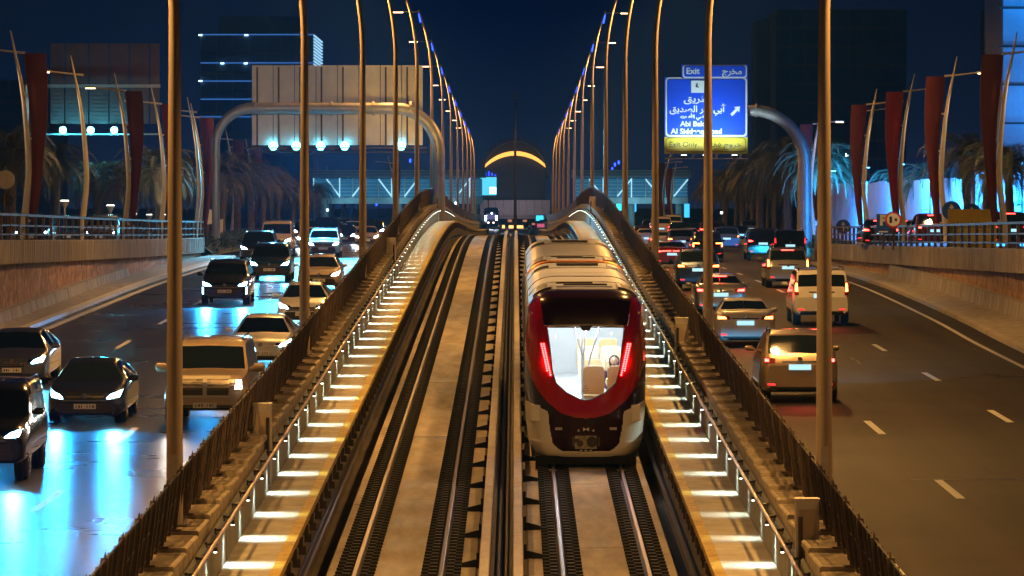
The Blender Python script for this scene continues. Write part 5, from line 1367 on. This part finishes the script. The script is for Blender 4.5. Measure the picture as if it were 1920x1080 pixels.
def pm(kind, key, c4, side, mat, nm, mirror=False, **k):
    kk = (kind, key, mirror)
    if kk not in PM:
        _, b, K = car_mesh(kind); PM[kk] = patch(b, K, c4, side, mat, nm, mirror=mirror, **k)
    return PM[kk]
def wheel_meshes():
    R = .34; q = MB(); q.tube([(-.11, 0, 0), (-.095, 0, 0), (.095, 0, 0), (.11, 0, 0)], [R - .03, R, R, R - .03], 22); ty = q.mesh('tyre', rubber, 40)
    q = MB(); q.tube([(.085, 0, 0), (.118, 0, 0)], [.23, .235], 22); 
    for k in range(5):
        a = k * 2 * math.pi / 5; M = Matrix.Rotation(a, 4, 'X'); q.box(.112, .13, -.03, .03, .03, .22, M=M)
    rm = q.mesh('rim', chrome, 40); q = MB(); q.tube([(-.14, 0, .02), (.02, 0, .02)], R + .06, 22); ar = q.mesh('wheel_arch', blackp, 40)
    return ty, rm, ar
WM = wheel_meshes()
mm = MB(); mm.tube([(0, 0, 0), (.05, 0, .0), (.09, 0, .02), (.22, 0, .03), (.25, 0, .02)], [.03, .04, .075, .07, .03], 10); mirm = mm.mesh('side_mirror', blackp, 50)
def car(kind, col, d, px, side, dirn, label, group, style=None, lamps='blue', full=True, street=False, yaw=0., X=None, beam=True, catn='car'):
    me, bvh, K = car_mesh(kind); hw = K['W'] / 2; L = K['L']; st = style or {}
    Xp = (px - 966) * d / F if X is None else X
    zr_ = (ground_z(d + L/2) if street else road_z(side, d + L/2))
    z2 = (ground_z(d + L/2 + 1) if street else road_z(side, d + L/2 + 1))
    nm = {'sedan': 'sedan_car', 'suv': 'suv_car', 'boxsuv': 'offroad_car', 'pickup': 'station_wagon', 'van': 'passenger_van'}[kind]
    rot = (math.atan(z2 - zr_), 0, yaw) if dirn == 'f' else (-math.atan(z2 - zr_), 0, math.pi + yaw)
    r = empty(nm, (Xp, d + L/2, zr_ + .005), rot, label=label, category=catn, group=group)
    def add(name, mesh, mat=None, par=r, **k):
        o = link(name, mesh, par, **k)
        if mat is not None: o.material_slots[0].link = 'OBJECT'; o.material_slots[0].material = mat
        return o
    b = add('body', me['body'], BODYC[col])
    add('windscreen', me['windscreen']); add('rear_window', me['rear_window'])
    if full:
        for k_ in me:
            if k_.startswith('side_window'): add('side_window', me[k_])
    R = .34 if kind in ('sedan',) else .37 if kind == 'suv' else .40
    if full:
        for sy, yy in ((-1, -L/2 + .92), (1, L/2 - .95)):
            for sx in (-1, 1):
                w = empty('wheel'); w.parent = r; w.location = (sx * (hw - .135), yy, R); w.rotation_euler = (0, 0, 0 if sx > 0 else math.pi); w.scale = (1.05, R/.34, R/.34)
                link('tyre', WM[0], w); link('rim', WM[1], w); link('arch_liner', WM[2], w)
        for sx in (-1, 1):
            m_ = add('side_mirror', mirm, BODYC[col] if st.get('mir', 1) else None, loc=(sx * (hw - .04), -L/2 + K['cowl'] + .35, [.98, 1.14, 1.28][0 if kind == 'sedan' else 1 if kind == 'suv' else 2])); m_.scale = (sx, 1, 1) if kind != 'pickup' else (sx * 1.4, 1, 1.5)
    zh = {'sedan': .66, 'suv': .78, 'boxsuv': .92, 'pickup': 1.02, 'van': .9}[kind]
    fr = dirn == 'f'
    hm = {'blue': hl_b, 'white': hl_w, 'cool': hl_c}[lamps]
    if fr or full:
        hs = st.get('hl', 'slant')
        if hs == 'slant': c4 = [(.46, zh - .05), (.86, zh - .03), (.93, zh + .13), (.54, zh + .04)]
        elif hs == 'block': c4 = [(.62, zh - .12), (.88, zh - .10), (.88, zh + .10), (.62, zh + .10)]
        else: c4 = [(.58, zh - .06), (.84, zh - .05), (.86, zh + .05), (.60, zh + .03)]
        for mi in (False, True):
            if st.get('one') and mi: continue
            lens = [(c4[0][0] - .05, c4[0][1] - .02), (c4[1][0] + .02, c4[1][1] - .03), (c4[2][0] + .02, c4[2][1] + .02), (c4[3][0] - .05, c4[3][1] + .02)]
            h_ = add('headlight', pm(kind, 'lens' + hs, lens, 'f', chrome, 'headlight', mi, lift=.008))
            if fr: add('lamp_glass', pm(kind, 'hl' + hs + ('s' if full else 'b'), [(c4[0][0] + .10, c4[0][1] + .01), (c4[1][0], c4[1][1] + .01), (c4[2][0] - .02, c4[2][1] - .01), (c4[3][0] + .12, c4[3][1])], 'f', hm, 'lamp_glass', mi, lift=.022), hm, par=h_)
            if st.get('drl') and fr: add('daytime_light', pm(kind, 'drl', [(.86, zh - .36), (.92, zh - .34), (.92, zh - .08), (.86, zh - .10)], 'f', drl_b, 'daytime_light', mi, n=2), None)
    if fr:
        gs = st.get('gr', 'wide')
        if gs == 'wide':
            add('grille', pm(kind, 'gr1', [(-.48, zh - .09), (.48, zh - .09), (.50, zh + .0), (-.50, zh + .0)], 'f', blackp, 'grille'))
            if full:
                for k in range(4):
                    z = zh - .36 + k * .075; add('grille_bar', pm(kind, 'gb%d' % k, [(-.56, z), (.56, z), (.56, z + .014), (-.56, z + .014)], 'f', dsteel, 'grille_bar', lift=.02, n=8, m=1))
            add('lower_grille', pm(kind, 'lg', [(-.80, K['zlo'] + .06), (.80, K['zlo'] + .06), (.66, zh - .17), (-.66, zh - .17)], 'f', blackp, 'lower_grille', lift=.008, n=8))
            add('chrome_bar', pm(kind, 'gc', [(-.62, zh - .115), (.62, zh - .115), (.52, zh - .085), (-.52, zh - .085)], 'f', chrome, 'chrome_bar', lift=.02))
        elif gs == 'cross':
            add('grille', pm(kind, 'gx', [(-.56, zh - .26), (.56, zh - .26), (.58, zh + .14), (-.58, zh + .14)], 'f', blackp, 'grille'))
            for nm2, c in (('chrome_bar', [(-.60, zh + .12), (.60, zh + .12), (.60, zh + .19), (-.60, zh + .19)]), ('chrome_bar', [(-.58, zh - .30), (.58, zh - .30), (.58, zh - .25), (-.58, zh - .25)]),
                           ('chrome_bar', [(-.045, zh - .26), (.045, zh - .26), (.045, zh + .14), (-.045, zh + .14)]), ('chrome_bar', [(-.56, zh - .075), (.56, zh - .075), (.56, zh - .035), (-.56, zh - .035)])):
                add(nm2, pm(kind, 'gx' + str(c[0]), c, 'f', polew, nm2, lift=.03))
        elif gs == 'hex':
            add('grille', pm(kind, 'gh', [(-.30, zh - .34), (.30, zh - .34), (.40, zh + .02), (-.40, zh + .02)], 'f', blackp, 'grille'))
            for k in range(5):
                z = zh - .30 + k * .062; add('chrome_bar', pm(kind, 'gk%d' % k, [(-.33, z), (.33, z), (.34, z + .02), (-.34, z + .02)], 'f', chrome, 'chrome_bar', lift=.02, n=8, m=1))
        add('bumper_intake', pm(kind, 'bi', [(-.70, K['zlo'] + .03), (.70, K['zlo'] + .03), (.66, K['zlo'] + .13), (-.66, K['zlo'] + .13)], 'f', blackp, 'bumper_intake'))
        pz = {'cross': K['zlo'] + .06}.get(gs, zh - .30)
        p_ = add('number_plate', pm(kind, 'pl' + gs, [(-.28, pz), (.28, pz), (.28, pz + .12), (-.28, pz + .12)], 'f', platem, 'number_plate', lift=.035, n=2, m=1))
        if full:
            rnd = random.Random(int(d * 7)); q = MB(); 
            for k in range(7):
                if k == 3: continue
                x = -.21 + k * .065; q.box(x, x + rnd.choice((.018, .035)), -L/2 - .055, -L/2 - .03, pz + .03, pz + .09)
            q.build('plate_digits', blackp, p_)
            q = MB(); q.tube([(0, -L/2 - .0, zh + .0), (0, -L/2 - .045, zh + .0)], .06, 14); q.build('badge', chrome, r)
    else:
        ts_ = st.get('tl', 'slim'); tmat = {'r': tl_r, 'o': tl_o, 'd': tl_d}[st.get('tc', 'r')]
        zt = {'sedan': .86, 'suv': .98, 'boxsuv': 1.12, 'pickup': 1.1, 'van': 1.1}[kind] + st.get('dz', 0)
        c4 = {'slim': [(.48, zt - .02), (.95, zt - .05), (.96, zt + .12), (.56, zt + .08)], 'tall': [(.80, zt - .10), (.96, zt - .10), (.95, zt + .36), (.84, zt + .36)],
              'round': [(.62, zt - .03), (.90, zt - .03), (.90, zt + .10), (.62, zt + .08)], 'hook': [(.48, zt + .02), (.92, zt + .02), (.92, zt + .10), (.52, zt + .10)]}[ts_]
        for mi in (False, True):
            t_ = add('taillight', pm(kind, 'tl' + ts_, c4, 'r', lensr, 'taillight', mi, n=6))
            u = {'slim': [(.62, zt + .0), (.90, zt - .01), (.90, zt + .08), (.66, zt + .06)], 'tall': [(.83, zt + .02), (.93, zt + .02), (.92, zt + .30), (.85, zt + .30)],
                 'round': [(.78, zt - .0), (.88, zt - .0), (.88, zt + .07), (.78, zt + .07)], 'hook': [(.50, zt + .03), (.90, zt + .03), (.90, zt + .085), (.52, zt + .085)]}[ts_]
            add('lamp_glass', pm(kind, 'tg' + ts_, u, 'r', tmat, 'lamp_glass', mi, lift=.024), tmat, par=t_)
            if ts_ == 'hook': add('lamp_glass', pm(kind, 'tgh', [(.84, zt - .14), (.92, zt - .14), (.92, zt + .03), (.86, zt + .03)], 'r', tmat, 'lamp_glass', mi, lift=.024), tmat, par=t_)
            add('reflector', pm(kind, 'rf', [(.62, K['zlo'] + .16), (.82, K['zlo'] + .17), (.82, K['zlo'] + .21), (.62, K['zlo'] + .20)], 'r', tl_d, 'reflector', mi, n=2, m=1))
        if st.get('bar'): add('light_bar', pm(kind, 'lb', [(-.60, zt + .03), (.60, zt + .03), (.60, zt + .065), (-.60, zt + .065)], 'r', tl_r, 'light_bar', n=10, m=1, lift=.02))
        elif full: add('chrome_bar', pm(kind, 'rc', [(-.45, zt - .01), (.45, zt - .01), (.45, zt + .02), (-.45, zt + .02)], 'r', chrome, 'chrome_bar', n=10, m=1))
        add('bumper_insert', pm(kind, 'rb', [(-.78, K['zlo'] + .02), (.78, K['zlo'] + .02), (.74, K['zlo'] + .13), (-.74, K['zlo'] + .13)], 'r', blackp, 'bumper_insert'))
        pz = zt - .19
        add('number_plate', pm(kind, 'rp', [(-.28, pz), (.28, pz), (.28, pz + .13), (-.28, pz + .13)], 'r', plg, 'number_plate', lift=.02, n=2, m=1))
        if st.get('brake'): zz = K['H'] - .10; add('brake_light', pm(kind, 'bk', [(-.28, zz), (.28, zz), (.28, zz + .025), (-.28, zz + .025)], 'r', tl_r, 'brake_light', n=4, m=1, lift=.02))
        if full:
            q = MB(); q.tube([(0, L/2 - .05, zt + .06), (0, L/2 + .03, zt + .06)], .055, 14); q.build('badge', chrome, r)
            q = MB(); q.prism([(.35, 0), (0, 0), (.30, .09)], -.012, .012, 'x'); q.build('antenna_fin', BODYC[col], r, loc=(0, L/2 - (1.5 if kind == 'sedan' else .95), K['H'] + .0 - .01))
    if full and kind in ('suv', 'boxsuv', 'pickup'):
        for sx in (-1, 1):
            q = MB(); x = sx * (hw * .955 - K['tum'] - .03); zt2 = K['H']; q.tube([(x, -L/2 + K['roof0'] + .4, zt2 - .04), (x, -L/2 + K['roof0'] + .6, zt2 + .03), (x, -L/2 + K['roof1'] - .4, zt2 + .03), (x, -L/2 + K['roof1'] - .15, zt2 - .05)], .02, 6); q.build('roof_rail', chrome, r)
    if fr and beam:
        colr = {'blue': (.01, .38, 1), 'white': (1, .86, .75), 'cool': (.6, .82, 1)}[lamps]
        e = (beam if beam is not True else 2600) * .13
        for sx in (-1, 1):
            if st.get('one') and sx > 0: continue
            yl = d - .10; xx = Xp + sx * hw * .74
            light('headlamp_beam', 'SPOT', (xx, yl, zr_ + zh), (xx, yl - 24, zr_ + zh - 4.6), e, colr, size=54, blend=.7, radius=.09).scale = (1.1, .40, 1)
    if not fr and not street and d < 260:
        light('tail_spill', 'SPOT', (Xp, d - .15, zr_ + .95), (Xp, d - 3.2, zr_), 60, (1, .05, .03), size=95, blend=.9, radius=.4)
    if not fr and not street and d < 300:
        for sx in (-1, 1):
            yl = d + L + .10; xx = Xp + sx * hw * .74; zz = road_z(side, d + L)
            light('headlamp_beam', 'SPOT', (xx, yl, zz + zh), (xx, yl + 30, road_z(side, yl + 30) + zh - 3.1), st.get('fb', 900) * 1.6, (.03, .52, 1), size=52, blend=.35, radius=.09).scale = (1.2, .20, 1)
    return r
gl, gr_ = 'cars on the left road facing the viewer', 'cars on the right road driving away'
def cd(side, ybot):          # distance at which the road meets the given picture row
    d = 60.0
    while H - road_z(side, d) > (ybot - 385) * d / F: d += .25
    return d
A = dict
car('sedan', 'dark', cd(-1, 797), 159, -1, 'f', 'dark grey sedan with cyan headlights in the middle of the left road', gl, A(mir=1), beam=14000)
car('sedan', 'grey', cd(-1, 725), 22, -1, 'f', 'silver sedan cut by the left picture edge with hexagonal chrome grille', gl, A(gr='hex'), beam=9000)
car('boxsuv', 'black', cd(-1, 905), -42, -1, 'f', 'large black off-road car cut by the left edge below the silver sedan', gl, A(), beam=15000)
car('pickup', 'tan', cd(-1, 805), 384, -1, 'f', 'beige full size wagon with chrome cross grille behind the nearest left pole', gl, A(gr='cross', hl='block'), lamps='white', beam=500)
car('sedan', 'white', cd(-1, 690), 489, -1, 'f', 'white sedan just behind the beige wagon by the screen fence', gl, A(gr='none'), beam=0.01)
car('sedan', 'white', cd(-1, 612), 568, -1, 'f', 'white sedan half hidden by the second left pole, its lamps lit', gl, A(), lamps='cool', beam=1500)
car('suv', 'dark', cd(-1, 573), 421, -1, 'f', 'dark grey crossover with vertical daytime lights on the left road', gl, A(drl=1), beam=26000)
car('suv', 'blue', cd(-1, 529), 505, -1, 'f', 'dark blue crossover right behind the grey crossover', gl, A(hl='slant'), beam=5200)
car('suv', 'black', cd(-1, 494), 482, -1, 'f', 'black crossover with roof rails beside the left wall end', gl, A(), lamps='cool', beam=5000)
car('van', 'tan', cd(-1, 480), 517, -1, 'f', 'tall pale van behind the black crossover', gl, A(), lamps='white', beam=5000)
car('sedan', 'tan', cd(-1, 545), 598, -1, 'f', 'cream sedan right of the second left pole by the fence', gl, A(), lamps='white', beam=1800)
car('suv', 'silver', cd(-1, 484), 606, -1, 'f', 'silver crossover glowing cyan right of the second left pole', gl, A(), beam=5200)
far_l = [('sedan', 'white', 466, 580, 'cool', 'small pale sedan just right of the second left pole top'), ('van', 'black', 462, 611, 'cool', 'dark van behind the silver crossover'),
         ('sedan', 'black', 458, 645, 'cool', 'dark sedan between the second and third left poles'), ('sedan', 'tan', 462, 687, 'white', 'pale car right of the third left pole at the fence'),
         ('suv', 'black', 452, 570, 'cool', 'far dark crossover behind the second left pole'), ('sedan', 'silver', 447, 628, 'blue', 'far silver car in the haze beyond the dark van'),
         ('sedan', 'white', 444, 660, 'cool', 'farthest white car near the third left pole'), ('suv', 'grey', 441, 642, 'cool', 'tiny far crossover with bright lamps on the left road'),
  ('sedan', 'white', 443, 592, 'blue', 'far white sedan at the left side of the haze'), ('suv', 'black', 450, 700, 'cool', 'far crossover right of the third left pole'), ('sedan', 'black', 438, 662, 'cool', 'most distant dark sedan on the left road')]
for k, c, y, x, lp_, lab in far_l: car(k, c, cd(-1, y), x, -1, 'f', lab, gl, A(), lamps=lp_, full=False, beam=2500)
# left side street
gs_ = 'cars on the left side street'
for k, c, d, x, lab in (('suv', 'black', 238, 58, 'dark car behind the railing at the far left of the side street'), ('suv', 'blue', 246, 128, 'dark blue car behind the railing beside the bare mast'), ('suv', 'grey', 236, 188, 'dark crossover with orange lamp behind the left railing')):
    car(k, c, d, x, -1, 'f', lab, gs_, A(hl='slim'), full=False, street=True, beam=25)
# right road, driving away
car('suv', 'beige', cd(1, 757), 1500, 1, 'r', 'bronze crossover with round red tail lamps, nearest on the right road', gr_, A(tl='round', tc='r', fb=4500))
car('sedan', 'white', cd(1, 652), 1398, 1, 'r', 'white sedan lit cyan from behind ahead of the bronze crossover', gr_, A(tc='o'))
car('boxsuv', 'white', cd(1, 612), 1541, 1, 'r', 'white off-road car with tall orange tail lamps in the right lane', gr_, A(tl='tall', tc='o'))
car('sedan', 'silver', cd(1, 592), 1352, 1, 'r', 'silver sedan behind the second right pole with a dark roof', gr_, A(tc='r', brake=1))
car('suv', 'silver', cd(1, 540), 1478, 1, 'r', 'silver crossover with vertical tail lamps ahead of the white off-road car', gr_, A(tl='tall', tc='o', brake=1, dz=-.1))
car('suv', 'blue', cd(1, 545), 1310, 1, 'r', 'dark blue hatchback with orange tail lamps beside the right fence', gr_, A(tl='slim', tc='o'))
car('boxsuv', 'black', cd(1, 494), 1482, 1, 'r', 'black off-road car hidden behind the silver crossover', gr_, A(tl='tall', tc='d'))
car('boxsuv', 'black', cd(1, 489), 1431, 1, 'r', 'black pickup like off-road car with cyan number plate in the right lane', gr_, A(tl='slim', tc='r'))
car('suv', 'black', cd(1, 490), 1327, 1, 'r', 'black crossover with hooked orange tail lamps behind the second right pole', gr_, A(tl='hook', tc='o', brake=0))
car('sedan', 'red', cd(1, 503), 1260, 1, 'r', 'dark red sedan with a full width red light bar', gr_, A(tl='slim', bar=1))
car('suv', 'grey', cd(1, 471), 1363, 1, 'r', 'grey crossover braking with orange lamp before the palm trunks', gr_, A(tl='round', tc='o'), full=False)
far_r = [('suv', 'silver', 478, 1278, 'o', 'pale crossover ahead of the dark red sedan'), ('suv', 'black', 456, 1276, 'r', 'dark crossover in front of the pale crossover'), ('sedan', 'tan', 474, 1243, 'r', 'pale sedan by the fence ahead of the red one'), ('sedan', 'red', 458, 1205, 'r', 'dark car farthest left by the right fence'),
         ('van', 'tan', 450, 1240, 'r', 'far pale van on the right road'), ('sedan', 'black', 449, 1300, 'r', 'far dark sedan left of the second right pole'), ('sedan', 'grey', 447, 1345, 'r', 'far grey sedan right of the second right pole'),
  ('suv', 'black', 446, 1222, 'r', 'far dark crossover beside the pale van'), ('sedan', 'white', 464, 1292, 'r', 'white sedan squeezed left of the second right pole'), ('suv', 'red', 453, 1332, 'r', 'far red crossover behind the second right pole'),
  ('sedan', 'black', 458, 1389, 'r', 'far black sedan before the left palm trunks'), ('suv', 'silver', 447, 1408, 'r', 'far silver crossover below the palm crowns'), ('sedan', 'tan', 466, 1214, 'r', 'tan sedan low beside the right fence'), ('van', 'white', 442, 1262, 'r', 'far white van under the round blue sign')]
for k, c, y, x, tc_, lab in far_r: car(k, c, cd(1, y), x, 1, 'r', lab, gr_, A(tc=tc_), full=False)
gt_ = 'cars on the right side street'
for k, c, d, x, lab in (('sedan', 'silver', 236, 1695, 'red lit sedan behind the right railing near the parking sign'), ('suv', 'red', 222, 1752, 'car with bright brake lamps behind the right railing'), ('suv', 'black', 205, 1895, 'black crossover behind the railing at the right picture edge'), ('sedan', 'black', 228, 1652, 'dark car behind the railing under the dark red banner')):
    car(k, c, d, x, 1, 'r', lab, gt_, A(tl='slim', tc='r', brake=1), full=False, street=True)
# ------------------------------------------------------------------ the night haze
q = MB(); q.box(-420, 420, -75, 1120, H - 13.5, H + 62)
hz = bpy.data.materials.new('haze_air'); hz.use_nodes = True; hn = hz.node_tree; hn.nodes.clear()
ho = hn.nodes.new('ShaderNodeOutputMaterial'); hv = hn.nodes.new('ShaderNodeVolumePrincipled')
hv.inputs['Color'].default_value = (.12, .42, 1.0, 1); hv.inputs['Density'].default_value = .00019; hv.inputs['Anisotropy'].default_value = .55
hn.links.new(hv.outputs[0], ho.inputs['Volume'])
ha = q.build('haze', hz, kind='stuff')
